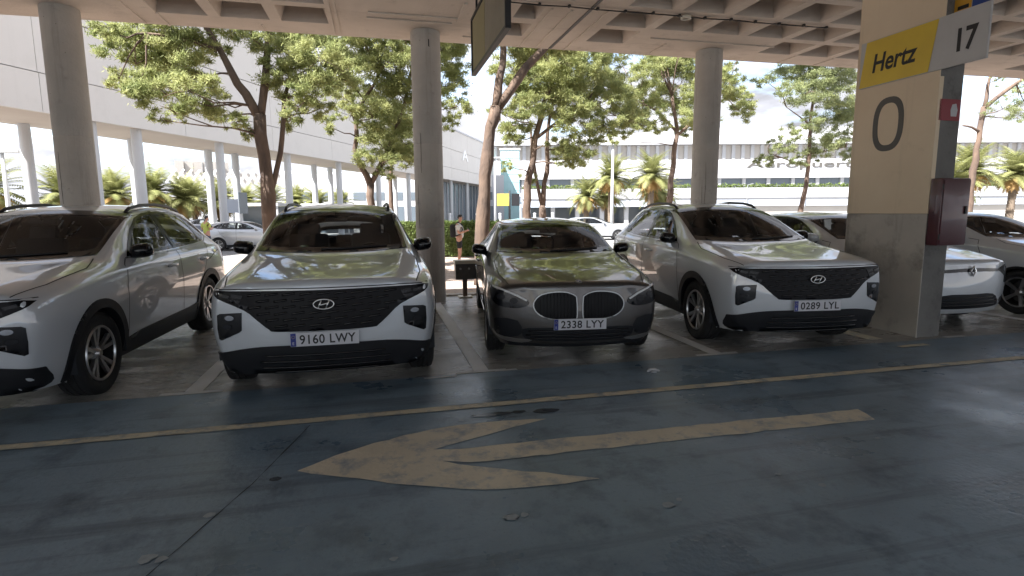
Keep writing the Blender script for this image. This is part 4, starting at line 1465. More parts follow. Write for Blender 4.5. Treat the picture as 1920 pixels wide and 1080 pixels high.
# ------------------------------------------------------------------ round columns and the big pillar
for x, lb in ((-9.3, 'round concrete column beyond the left edge beside the far left bay'), (-4.21, 'round concrete column standing behind the leftmost white SUV'), (.885, 'round concrete column between the middle white SUV and the grey hatchback'), (6.04, 'round concrete column behind the white SUV beside the yellow sign pillar'), (11.2, 'round concrete column hidden behind the beige pillar')):
    t = thing('round_column', lb, 'column', (x, 9.58, 0), 0, 'round concrete columns along the canopy edge')
    for z0, z1 in ((0, 1.25), (1.25, 2.62), (2.62, CZ)):
        b = MB()
        b.lathe([(z0, .0001), (z0, .232), (z0 + .012, .238), (z1 - .012, .238), (z1, .232), (z1, .0001)], 40, 'Z')
        b.build('shaft_section', M['column'], t, True, 40)
    if abs(x - .885) < .1:
        b = MB(); b.box((.03, -.2375, CZ - .22), (.016, .006, .11), .003); b.build('surface_scar', M['gap'], t)
    r_ = random.Random(int(x * 10))
    for q in range(2):
        a = -PI / 2 + r_.uniform(-.9, .5)
        z0 = r_.uniform(.9, 2.2)
        b = MB()
        pp = []
        for k in range(7):
            a += r_.uniform(-.025, .025)
            pp.append((.2385 * math.cos(a), .2385 * math.sin(a), z0 + k * r_.uniform(.10, .13)))
        b.tube(pp, [.002, .0035, .004, .003, .0035, .003, .001], 4); b.build('hairline_crack', M['gap'], t)

pil = thing('rectangular_pillar', 'thick rectangular pillar, beige above and grey below, marked with a large 0', 'pillar', (6.34, 5.77, 0))
def pbox(name, x0, x1, y0, y1, z0, z1, m, bev=.006):
    b = MB(); b.box(((x0 + x1) / 2 - 6.34, (y0 + y1) / 2 - 5.77, (z0 + z1) / 2), (x1 - x0, y1 - y0, z1 - z0), bev)
    return b.build(name, m, pil)
pbox('concrete_core', 6.180, 6.515, 5.205, 6.335, -.02, CZ, M['pil_dark'], .012)
pbox('lower_paint_coat', 6.168, 6.181, 5.20, 6.34, 0, 1.455, M['pil_lo'])
pbox('upper_paint_coat', 6.165, 6.181, 5.20, 6.34, 1.458, CZ, M['pil_hi'])
pbox('corner_paint_strip', 6.1655, 6.225, 5.195, 5.204, 1.458, 2.98, M['pil_hi'], .003)
rng2 = random.Random(4)
ringo, ringi = [], []
for k in range(40):
    a = 2 * PI * k / 40
    ca, sa = math.cos(a), math.sin(a)
    e = .78
    cx, sy = math.copysign(abs(ca) ** e, ca), math.copysign(abs(sa) ** e, sa)
    ringo.append((.215 * cx, .325 * sy)); ringi.append((.143 * cx, .252 * sy))
bm = bmesh.new()
lv = []
for ring, dx in ((ringo, 0), (ringi, 0), (ringi, -.003), (ringo, -.003)):
    lv.append([bm.verts.new((-.1755 + dx, .045 - u, 2.55 + v)) for u, v in ring])
for a, c in ((0, 3), (3, 2), (2, 1)):
    for k in range(40): bm.faces.new((lv[a][k], lv[a][(k + 1) % 40], lv[c][(k + 1) % 40], lv[c][k]))
bmesh.ops.recalc_face_normals(bm, faces=bm.faces[:])
me = bpy.data.meshes.new('numeral'); bm.to_mesh(me); bm.free(); me.materials.append(M['numeral'])
link_mesh('numeral', me, None, pil)

RX = Matrix(((0, 0, -1), (-1, 0, 0), (0, 1, 0))).to_4x4()       # text on a wall that faces -X
sg = thing('rental_sign', 'yellow and grey sign board with Hertz and 17, flagged out from the beige pillar', 'sign', (6.14, 5.5, 3.33))
def sbox(name, poly, x0, th, m, par=None):
    b = MB(); b.prism([(x0, y - 5.5, z - 3.33) for y, z in poly], (th, 0, 0))
    return b.build(name, m, par or sg)
sbox('backing_panel', [(6.27, 3.045), (4.695, 3.045), (4.695, 3.605), (6.27, 3.605)], .0, .022, M['grey_sign'])
ypan = sbox('yellow_panel', [(6.262, 3.052), (5.325, 3.052), (5.245, 3.598), (6.185, 3.598)], -.004, .005, M['yellow_sign'])
gpan = sbox('number_panel', [(5.315, 3.052), (4.700, 3.052), (4.700, 3.598), (5.235, 3.598)], -.004, .005, M['grey_sign'])
def wall_text(s, w, h, y, z, m, par, x=-.006, shear=0.0, name='lettering', off=0.0):
    me = fit_text(text_mesh(name, s, .3, m, .001, shear, offset=off), w, h)
    o = link_mesh(name, me, None, par)
    o.matrix_local = Matrix.Translation((x, y, z)) @ RX
    return o
wall_text('Hertz', .60, .225, 5.775 - 5.5, 3.315 - 3.33, M['ink'], ypan, shear=.16, off=.006)
wall_text('17', .215, .245, 4.905 - 5.5, 3.30 - 3.33, M['ink'], gpan, off=.008)
sg2 = thing('small_sign', 'small orange and blue sign edge fixed above the grey 17 panel', 'sign', (6.29, 5.0, 3.70))
b = MB(); b.box((0, 0, 0), (.018, .40, .17), .002); b.build('sign_board', M['grey_sign'], sg2)
b = MB(); b.box((-.0105, .105, 0), (.003, .185, .165)); op = b.build('orange_panel', M['orange_sign'], sg2)
b = MB(); b.box((-.0105, -.095, 0), (.003, .20, .165)); b.build('blue_panel', M['blue_sign'], sg2)
b = MB(); b.box((-.0125, .10, -.02), (.002, .12, .04)); b.build('dark_print', M['ink'], op)

rb = thing('hose_cabinet', 'dark red fire hose cabinet mounted on the front of the beige pillar', 'cabinet', (6.365, 5.195, 1.10))
b = MB(); b.box((0, -.078, .378), (.40, .140, .755), .012); b.build('cabinet_body', M['red_box'], rb, True, 40)
b = MB(); b.box((0, -.155, .378), (.37, .014, .715), .005); dr = b.build('cabinet_door', M['red_box'], rb, True, 40)
b = MB(); b.box((.14, -.168, .40), (.025, .016, .09), .004); b.build('handle', M['black'], dr)
b = MB()
for z in (.10, .66): b.tube([(-.192, -.152, z - .03), (-.192, -.152, z + .03)], .009, 8)
b.build('hinge', M['black'], dr)
fs = thing('fire_sign', 'small red fire equipment sign with a pale patch above the red cabinet', 'sign', (6.345, 5.20, 2.62))
b = MB(); b.box((0, 0, 0), (.30, .010, .235), .002); b.build('sign_plate', M['red_sign'], fs)
b = MB(); b.prism([(.02, -.0055, -.07), (.10, -.0055, -.07), (.11, -.0055, .0), (.085, -.0055, .07), (.03, -.0055, .06), (.01, -.0055, 0)], (0, -.001, 0)); b.build('pictogram', M['white'], fs)

hs = thing('hanging_sign', 'yellowed board hanging edge-on from the ceiling on rods, black rim', 'sign', (1.12, 5.58, 3.03))
b = MB(); b.box((0, 0, .285), (.022, 1.63, .55), .003); b.build('board', M['board'], hs)
b = MB(); b.box((-.0125, .45, .285), (.003, .68, .53), .001); b.build('yellow_panel', M['board_yel'], hs)
for nm, c, s in (('rim_bottom', (0, 0, .002), (.050, 1.70, .030)), ('rim_top', (0, 0, .573), (.050, 1.70, .030)), ('rim_end', (0, -.835, .287), (.050, .030, .54)), ('rim_end', (0, .835, .287), (.050, .030, .54))):
    b = MB(); b.box(c, s, .003); b.build('rim', M['black'], hs)
for y in (-.6, .6):
    b = MB(); b.tube([(0, y, .585), (0, y, CZ - 3.03)], .012, 8); b.build('hanger_rod', M['black'], hs, True)

mt = thing('meter_box', 'dark steel box with a cream lid on a short rusty post beside the grey car', 'box', (1.50, 9.85, 0))
b = MB(); b.box((0, 0, .165), (.075, .075, .33), .006); b.build('post', M['rust'], mt)
b = MB(); b.box((.02, 0, .47), (.39, .20, .275), .01); bx = b.build('box_body', M['meter'], mt)
b = MB(); b.box((.02, -.005, .640), (.42, .24, .065), .012); b.build('lid', M['cream'], mt)
for x in (-.09, .06):
    b = MB(); b.lathe([(-.104, .0001), (-.104, .018), (-.100, .020), (-.098, .020)], 12, 'Y', (x, 0, .52)); b.build('knob', M['galv'], bx, True)
b = MB(); b.box((0, 0, .012), (.24, .22, .024), .005); b.build('base_plate', M['cream'], mt)


# ------------------------------------------------------------------ terminal building on the left
fd = Vector((.4361614, .89986845, 0)); fn = Vector((.89986845, -.4361614, 0))
FO = fn * -24.011
tb = thing('terminal_building', 'long pale raised terminal wing on white columns receding at the left', 'building', (FO.x, FO.y, -.36), math.atan2(fd.y, fd.x))
def tbox(name, x0, x1, y0, y1, z0, z1, m, bev=0.0, par=None):
    b = MB(); b.box(((x0 + x1) / 2, (y0 + y1) / 2, (z0 + z1) / 2 + .36), (x1 - x0, y1 - y0, z1 - z0), bev)
    return b.build(name, m, par or tb)
tbox('wall_core', 2, 97, .12, 4.38, 5.98, 12.28, M['joint'])
tbox('soffit', 2, 97, .10, 4.40, 5.72, 5.97, M['soffit'])
tbox('rear_wall', 2, 97, 4.40, 4.55, 5.70, 12.3, M['facade'])
t0 = 4.0
while t0 < 96.5:
    t1 = min(t0 + 7.6, 97)
    tbox('facade_panel', t0 + .012, t1 - .012, -.06, .115, 5.70, 7.26, M['facade'])
    tbox('facade_panel', t0 + .012, t1 - .012, .0, .115, 7.31, 9.70, M['facade'])
    tbox('facade_panel', t0 + .012, t1 - .012, .0, .115, 9.75, 12.30, M['facade'])
    t0 = t1
tbox('roof_edge', 2, 97.1, -.10, 4.6, 12.305, 12.5, M['white'])
for i, t in enumerate((18.0 - 3, 21.77, 24.21, 30.0, 36.8, 44.0, 51.5, 59.0, 66.2, 73.7, 81.2, 89.0)):
    b = MB(); b.lathe([(0, .0001), (0, .25), (6.08, .24), (6.08, .0001)], 24, 'Z', (t, .55, 0)); b.build('column', M['white_col'], tb, True, 40)
for t in (16.0, 21.4, 27.2, 33.0, 35.6, 45.7, 48.4, 56, 63):
    b = MB(); b.lathe([(0, .0001), (0, .25), (6.08, .24), (6.08, .0001)], 24, 'Z', (t, 3.9, 0)); b.build('column', M['white_col'], tb, True, 40)
b = MB(); b.box((33.0 + 2.6, 3.50, 2.6), (.9, .05, 1.5), .01); b.build('notice_panel', M['far_glass'], tb)
g = tbox('entrance_glazing', 66, 97, 2.2, 2.3, -.30, 5.70, M['far_glass'])
for k in range(18):
    tbox('mullion', 66 + k * 1.8, 66.12 + k * 1.8, 2.10, 2.20, -.3, 5.69, M['white_col'], 0, g)
b = MB()
me = fit_text(text_mesh('logo_letter', 'A', 1.0, M['logo_white'], .06, offset=.02), 2.9, 1.5)
lg = link_mesh('logo_letter', me, None, tb); lg.location = (78.6, -.03, 9.45 + .36); lg.rotation_euler = (PI / 2, 0, 0)

# glazed turquoise tower at the end of the wing
tw = thing('glass_tower', 'turquoise glazed stair tower at the far end of the pale terminal wing', 'tower', (23.3, 98.0, -.36), math.radians(-13))
b = MB(); b.box((0, 0, 6.2), (3.3, 3.3, 12.3)); b.build('core', M['teal_glass'], tw)
for k in range(9):
    for i in range(3):
        b = MB(); b.box((-1.1 + i * 1.1, -1.68, .75 + k * 1.36), (1.02, .05, 1.26)); b.build('pane', M['teal_glass'], tw)
b = MB(); b.box((0, 0, 12.5), (3.6, 3.6, .3)); b.build('roof', M['white'], tw)

# ------------------------------------------------------------------ terminal and viaduct opposite
ANG = math.radians(-13.5)
CF = Vector((math.sin(math.radians(13.5)), math.cos(math.radians(13.5)), 0))
tm = thing('airport_terminal', 'wide white far building with grey letters along its upper band', 'building', (CF.x * 120, CF.y * 120, -.36), ANG)
def mbox(name, x0, x1, y0, y1, z0, z1, m, par=None, bev=0.0):
    b = MB(); b.box(((x0 + x1) / 2, (y0 + y1) / 2, (z0 + z1) / 2 + .36), (x1 - x0, y1 - y0, z1 - z0), bev)
    return b.build(name, m, par or tm)
mbox('ground_floor', -4, 150, 1.5, 30, -.36, 6.6, M['white'])
mbox('window_band', -4, 150, 1.0, 1.4, 6.65, 8.1, M['far_glass'])
for k in range(30): mbox('pier', -3 + k * 5.2, -2.3 + k * 5.2, .6, 1.0, 6.62, 8.12, M['white'])
mbox('upper_band', -4, 150, 0, 30, 8.15, 12.0, M['white'])
lo = mbox('louvre_recess', -4, 150, .7, 28, 12.05, 15.0, M['far_grey'])
for k in range(76): mbox('louvre_fin', -3.6 + k * 2.0, -2.9 + k * 2.0, .35, .65, 12.06, 15.0, M['white'], lo)
b = MB()
prof = [(-6, 15.05), (-6, 15.6), (20, 17.0), (45, 18.3), (70, 18.4), (100, 17.6), (150, 15.8), (150, 15.05)]
b.prism([(x, -1.2, z + .36) for x, z in prof], (0, 32, 0)); b.build('roof', M['white'], tm)
me = fit_text(text_mesh('lettering', 'Aeropuerto', 1.0, M['numeral'], .05, offset=.01), 25.0, 1.85)
tx = link_mesh('lettering', me, None, tm); tx.location = (62.0, -.06, 10.75 + .36); tx.rotation_euler = (PI / 2, 0, 0)
gfl = M['far_glass']
for k in range(24): mbox('window', -2 + k * 3.2, -.4 + k * 3.2, 1.42, 1.495, 3.1, 4.6, gfl)

va = thing('viaduct', 'white elevated road deck crossing in front of the far terminal', 'bridge', (CF.x * 82, CF.y * 82, -.36), ANG)
def vbox(name, x0, x1, y0, y1, z0, z1, m, par=None):
    b = MB(); b.box(((x0 + x1) / 2, (y0 + y1) / 2, (z0 + z1) / 2 + .36), (x1 - x0, y1 - y0, z1 - z0))
    return b.build(name, m, par or va)
vbox('parapet', 1.5, 120, -.2, .0, 3.25, 4.65, M['white'])
vbox('deck', 1.5, 120, .0, 9, 2.95, 3.6, M['white'])
vbox('side_band', 1.5, 120, -.05, .35, 2.05, 2.94, M['far_blue'])
vbox('abutment', 32, 120, .4, 8.5, -.36, 2.94, M['far_grey'])
for k in range(9):
    vbox('pier', 2.2 + k * 3.6, 2.8 + k * 3.6, 1.0, 1.8, -.36, 2.94, M['white'])
vbox('opening_shade_panel', 1.5, 32, 5.0, 5.2, -.36, 2.94, M['far_glass'])  # dark panel standing in for the shade under the deck
for k in range(10):
    x = 34 + k * 8.4
    b = MB(); b.tube([(x, -.25, 2.2), (x, -.25, 5.4)], .05, 6); b.tube([(x, -.25, 5.4), (x + .8, -.25, 5.6)], .04, 5); b.build('lamp_arm', M['galv'], va)
vh = setp(link_mesh('viaduct_planting', raw_mesh('viaduct_planting', *(lambda V: (V, np.arange(len(V)).reshape(-1, 3)))((lambda P, A, C: np.stack([P - C * .10, P + C * .10, P + A * .30], 1).reshape(-1, 3))(np.stack([rs.uniform(1.5, 90, 9000), rs.uniform(.05, .7, 9000), rs.uniform(4.55, 5.15, 9000)], 1), rs.normal(size=(9000, 3)) * .6, rs.normal(size=(9000, 3)) * .6)), M['hedge'])), kind='stuff')
vh.location = (CF.x * 82, CF.y * 82, 0); vh.rotation_euler = (0, 0, ANG)

# ------------------------------------------------------------------ far buildings on the left
gb = thing('grey_building', 'beige grey ribbed concrete block in the distance above the palms', 'building', (-42, 141, -.36), math.radians(15))
for k in range(6):
    b = MB(); b.box((k * 1.75, (k % 2) * .5, 6.6), (1.68, 8, 13.2)); b.build('wall_rib', M['far_grey'], gb)
b = MB(); b.box((-2.4, 1, 5.0), (3.0, 7, 10.2)); b.build('blue_wing', M['far_blue'], gb)
b = MB(); b.box((14.5, 2, 5.2), (8, 8, 10.4)); b.build('side_block', M['far_grey'], gb)
lb_ = thing('lattice_hall', 'long low white hall with slanting roof ribs behind the palms', 'building', (-22, 131, -.36), math.radians(7))
b = MB(); b.box((0, 0, 3.9), (40, 10, 7.8)); b.build('wall', M['white'], lb_)
b = MB(); b.box((0, 1, 9.0), (36, 6, 2.2)); b.build('roof', M['far_grey'], lb_)
for k in range(26):
    b = MB(); b.prism([(-18.5 + k * 1.45, -5.0, 7.85), (-18.1 + k * 1.45, -5.0, 7.85), (-16.9 + k * 1.45, -1.9, 10.6), (-17.3 + k * 1.45, -1.9, 10.6)], (0, .25, .15)); b.build('roof_rib', M['white'], lb_)
lw = thing('low_building', 'low white building with a row of dark windows behind the bushy pine', 'building', (3.5, 96, -.36), math.radians(-4))
b = MB(); b.box((0, 4, 4.0), (36, 8, 8.0)); b.build('wall', M['white'], lw)
for k in range(11):
    b = MB(); b.box((-15 + k * 3.0, -.03, 4.5), (2.0, .08, 1.3)); w = b.build('window', M['far_glass'], lw)
    b = MB(); b.box((-15 + k * 3.0, -.03, 1.6), (2.2, .08, 2.4)); b.build('window', M['far_glass'], lw)
sh = [(-9.5, 50.0, 'flat white shelter with dark openings in the lot, left of the leaning pine'), (-4.2, 54.0, 'second flat white shelter right of the leaning pine trunk')]
for x, y, l in sh:
    t = thing('shelter', l, 'shelter', (x, y, -.36), math.radians(-8), 'white shelters in the open lot')
    b = MB(); b.box((0, 0, 2.55), (4.2, 2.4, .25), .03); b.build('roof', M['white'], t)
    b = MB(); b.box((0, 1.1, 1.2), (4.0, .08, 2.4)); b.build('back_panel', M['far_glass'], t)
    for sx in (-1.95, 1.95):
        b = MB(); b.box((sx, -1.0, 1.2), (.12, .12, 2.42)); b.build('post', M['white_col'], t)

# ------------------------------------------------------------------ lamp posts and signs outdoors
def lamp(x, y, h, label, flat=True):
    t = thing('lamp_post', label, 'lamp post', (x, y, -.36), math.radians(-15), 'white lamp posts in the open lot')
    b = MB(); b.tube([(0, 0, 0), (0, 0, h * .5), (0, 0, h)], [.13, .11, .08], 10); b.build('pole', M['white_col'], t, True)
    b = MB(); b.box((.35, 0, h + .06), (1.5, .5, .14), .04); b.build('lamp_head', M['white_col'], t)
    b = MB(); b.lathe([(0, .0001), (0, .24), (.25, .2), (.25, .0001)], 14, 'Z'); b.build('base', M['galv'], t, True, 40)
lamp(16.8, 38.5, 6.55, 'white lamp post with a flat head beside the palms, right of the grey car')
lamp(-18.9, 35.4, 5.1, 'white lamp post with a flat head at the left edge')
lamp(12.6, 60.0, 7.5, 'thin distant lamp post in front of the far terminal')
ws_ = thing('wayfinding_sign', 'yellow direction sign on a black pole by the turquoise tower', 'sign', (16.2, 68.5, -.36), math.radians(-13))
b = MB(); b.tube([(0, 0, 0), (0, 0, 4.4)], .14, 8); b.build('pole', M['black'], ws_, True)
b = MB(); b.box((-.8, -.1, 3.3), (1.5, .1, 1.5), .02); b.build('board', M['sign_yel'], ws_)
b = MB(); b.box((.75, -.1, 3.3), (1.0, .1, 1.5), .02); b.build('board', M['black'], ws_)
bs = thing('blue_sign', 'small pale blue sign panel on a post behind the silver car', 'sign', (-8.1, 36.0, -.36), 0)
b = MB(); b.tube([(0, 0, 0), (0, 0, 2.6)], .04, 6); b.build('post', M['galv'], bs)
b = MB(); b.box((0, -.05, 2.3), (.6, .04, .8), .01); b.build('panel', M['far_blue'], bs)
for i, (x, y) in enumerate(((9.2, 52), (11.6, 53), (14.2, 50), (17.2, 54), (7.4, 58))):
    t = thing('bollard', 'slim white bollard in the outdoor lot behind the grey car', 'bollard', (x, y, -.36), 0, 'slim white bollards behind the grey car')
    b = MB(); b.tube([(0, 0, 0), (0, 0, 1.6)], .12, 8); b.build('post', M['white_col'], t, True)
    b = MB(); b.lathe([(1.6, .0001), (1.6, .16), (1.72, .12), (1.72, .0001)], 10, 'Z'); b.build('cap', M['white_col'], t)

# ------------------------------------------------------------------ people
def skinned(name, verts, edges, radii, m, parent, root=0, sub=2):
    me = bpy.data.meshes.new(name)
    me.from_pydata(verts, edges, [])
    o = bpy.data.objects.new(name, me); COL.objects.link(o)
    md = o.modifiers.new('skin', 'SKIN'); md.use_smooth_shade = True
    for i, q in enumerate(radii):
        me.skin_vertices[0].data[i].radius = q if isinstance(q, tuple) else (q, q)
        me.skin_vertices[0].data[i].use_root = i == root
    s = o.modifiers.new('sub', 'SUBSURF'); s.levels = sub; s.render_levels = sub
    dg = bpy.context.evaluated_depsgraph_get()
    m2 = bpy.data.meshes.new_from_object(o.evaluated_get(dg))
    bpy.data.objects.remove(o, do_unlink=True)
    m2.name = name; m2.materials.clear(); m2.materials.append(m); m2.shade_smooth()
    return link_mesh(name, m2, None, parent)

def person(label, loc, rz, shirt, legs, longlegs, backpack, vest=None):
    """faces +X in its own frame; both forearms raised to a phone held in front"""
    t = thing('person', label, 'person', loc, rz)
    V = [(0, 0, .93), (.01, 0, 1.10), (.0, 0, 1.28), (-.01, 0, 1.42), (.02, 0, 1.50), (.05, 0, 1.58), (.06, 0, 1.66), (.055, 0, 1.72)]
    E_ = [(0, 1), (1, 2), (2, 3), (3, 4), (4, 5), (5, 6), (6, 7)]
    Rr = [(.12, .155), (.11, .145), (.115, .165), (.09, .13), (.05, .05), (.075, .062), (.092, .074), (.06, .05)]
    for s in (1, -1):
        n = len(V)
        V += [(-.0, s * .095, .86), (.02 + .01 * s, s * .10, .48), (-.02, s * .105, .10), (.02, s * .11, .045), (.15, s * .12, .03)]
        E_ += [(0, n), (n, n + 1), (n + 1, n + 2), (n + 2, n + 3), (n + 3, n + 4)]
        Rr += [(.088, .088), (.056, .056), (.040, .040), (.045, .04), (.030, .042)]
        n = len(V)
        V += [(-.01, s * .19, 1.40), (-.01, s * .235, 1.12), (.22, s * .13, 1.18), (.29, s * .075, 1.21)]
        E_ += [(3, n), (n, n + 1), (n + 1, n + 2), (n + 2, n + 3)]
        Rr += [(.058, .058), (.044, .044), (.030, .030), (.034, .022)]
        for k, (dx, dy, dz, ln) in enumerate(((.05, -.030, .030, .8), (.07, -.022, .012, 1.0), (.073, -.016, -.004, 1.05), (.062, -.012, -.020, .9), (.02, .0, .05, .7))):
            n2 = len(V)
            b0 = V[n + 3]
            V += [(b0[0] + dx * .6, b0[1] + s * (.004 + dy * .2), b0[2] + dz * .8), (b0[0] + dx * ln, b0[1] + s * dy, b0[2] + dz)]
            E_ += [(n + 3, n2), (n2, n2 + 1)]
            Rr += [(.011, .011), (.008, .008)]
    skinned('body', V, E_, Rr, M['skin'], t)
    # face and hair
    hb = MB()
    b2 = bmesh.new(); bmesh.ops.create_icosphere(b2, subdivisions=3, radius=1)
    for v in b2.verts:
        v.co = Vector((.05 + v.co.x * .102, v.co.y * .084, 1.675 + v.co.z * .105))
    bmesh.ops.delete(b2, geom=[v for v in b2.verts if v.co.z < 1.665 and v.co.x > .0 or v.co.z < 1.60 or (v.co.x > .10 and v.co.z < 1.715)], context='VERTS')
    hb.join(b2); hb.build('hair', M['hair'], t, True)
    fb = MB()
    fb.tube([(.140, 0, 1.675), (.162, 0, 1.645), (.140, 0, 1.635)], [.008, .014, .008], 6)
    for s in (1, -1):
        fb.box((.045, s * .082, 1.655), (.03, .012, .055), .006)
    fb.build('nose_and_ears', M['skin'], t, True)
    eb = MB()
    for s in (1, -1): eb.box((.136, s * .030, 1.680), (.012, .024, .010), .003)
    eb.box((.138, 0, 1.612), (.010, .045, .008), .002)
    eb.build('eyes_and_mouth', M['hair'], t)
    V = [(0, 0, .90), (.01, 0, 1.10), (.0, 0, 1.28), (-.01, 0, 1.42), (.012, 0, 1.475)]
    E_ = [(0, 1), (1, 2), (2, 3), (3, 4)]
    Rr = [(.135, .175), (.128, .165), (.130, .180), (.102, .145), (.06, .065)]
    for s in (1, -1):
        n = len(V)
        V += [(-.01, s * .195, 1.40), (-.012, s * .228, 1.20)]
        E_ += [(3, n), (n, n + 1)]
        Rr += [(.075, .075), (.062, .062)]
    skinned('shirt', V, E_, Rr, shirt, t)
    V = [(0, 0, .96), (0, 0, .90)]; E_ = [(0, 1)]; Rr = [(.138, .178), (.13, .17)]
    for s in (1, -1):
        n = len(V)
        V += [(0, s * .097, .84), (.018, s * .102, .56)]
        E_ += [(1, n), (n, n + 1)]
        Rr += [(.105, .100), (.088, .088)]
        if longlegs:
            V += [(-.01, s * .105, .12)]; E_ += [(n + 1, n + 2)]; Rr += [(.062, .062)]
    skinned('trousers' if longlegs else 'shorts', V, E_, Rr, legs, t)
    for s in (1, -1):
        b = MB(); b.box((.045, s * .115, .042), (.27, .10, .085), .03); b.build('shoe', M['shorts'], t, True)
    b = MB(); b.box((.345, 0, 1.235), (.012, .075, .15), .004, Matrix.Rotation(math.radians(-35), 3, 'Y')); ph = b.build('phone', M['phone'])
    ph.matrix_world = t.matrix_basis @ Matrix()
    setp(ph, 'dark phone held by the ' + ('man by the hedge' if backpack else 'worker in yellow'), 'phone')
    if backpack:
        b = MB(); b.box((-.215, 0, 1.20), (.20, .30, .46), .08, None, 3)
        for s in (1, -1):
            b.tube([(-.14, s * .10, 1.38), (-.03, s * .11, 1.52), (.10, s * .12, 1.42), (.135, s * .13, 1.24), (.05, s * .17, 1.08), (-.12, s * .12, 1.02)], .020, 6)
        o = b.build('backpack', M['shorts'], None, True)
        o.location = loc; o.rotation_euler = (0, 0, rz)
        setp(o, 'black backpack on the back of the man by the hedge', 'backpack')
    return t
person('man in a pale shirt and black shorts standing by the hedge', (2.84, 19.8, soil_z(19.8)), math.radians(-13), M['tee'], M['shorts'], False, True)
person('worker in a hi-vis yellow top beyond the leftmost SUV', (-7.75, 29.0, -.356), math.radians(60), M['hivis'], M['navy'], True, False)


# ------------------------------------------------------------------ trees
def leaf_cloud(centres, per, size, seed, flat=.8, shell=.55, width=.11):
    """triangular leaf blades scattered through ellipsoid clumps: returns vertices and faces"""
    r = np.random.RandomState(seed)
    VV = []
    for (x, y, z, rad) in centres:
        n = int(1.15 * per * (rad / .5) ** 2)
        size_ = size * .74
        sub = max(6, int(22 * rad / .5))
        # many small sprays inside the clump: an uneven outline with holes
        d = r.normal(size=(sub, 3)); d /= np.linalg.norm(d, axis=1)[:, None]
        sc = np.array([x, y, z]) + d * np.array([1.35, 1.35, flat * 1.25]) * rad * (r.uniform(.05, 1.0, (sub, 1)) ** .45)
        sr = rad * r.uniform(.08, .27, sub)
        k = r.choice(sub, n, p=(lambda q: q / q.sum())(sr ** 1.5))
        p = sc[k] + r.normal(size=(n, 3)) * sr[k][:, None] * np.array([.75, .75, .40])
        a = r.normal(size=(n, 3)); a[:, 2] += .35; a /= np.linalg.norm(a, axis=1)[:, None]
        b = r.normal(size=(n, 3)); b -= (b * a).sum(1)[:, None] * a; b /= np.linalg.norm(b, axis=1)[:, None]
        s = size_ * r.uniform(.5, 1.5, n)[:, None]
        VV.append(np.stack([p - b * s * width, p + b * s * width, p + a * s], 1).reshape(-1, 3))
    V = np.vstack(VV)
    return V, np.arange(len(V)).reshape(-1, 3)

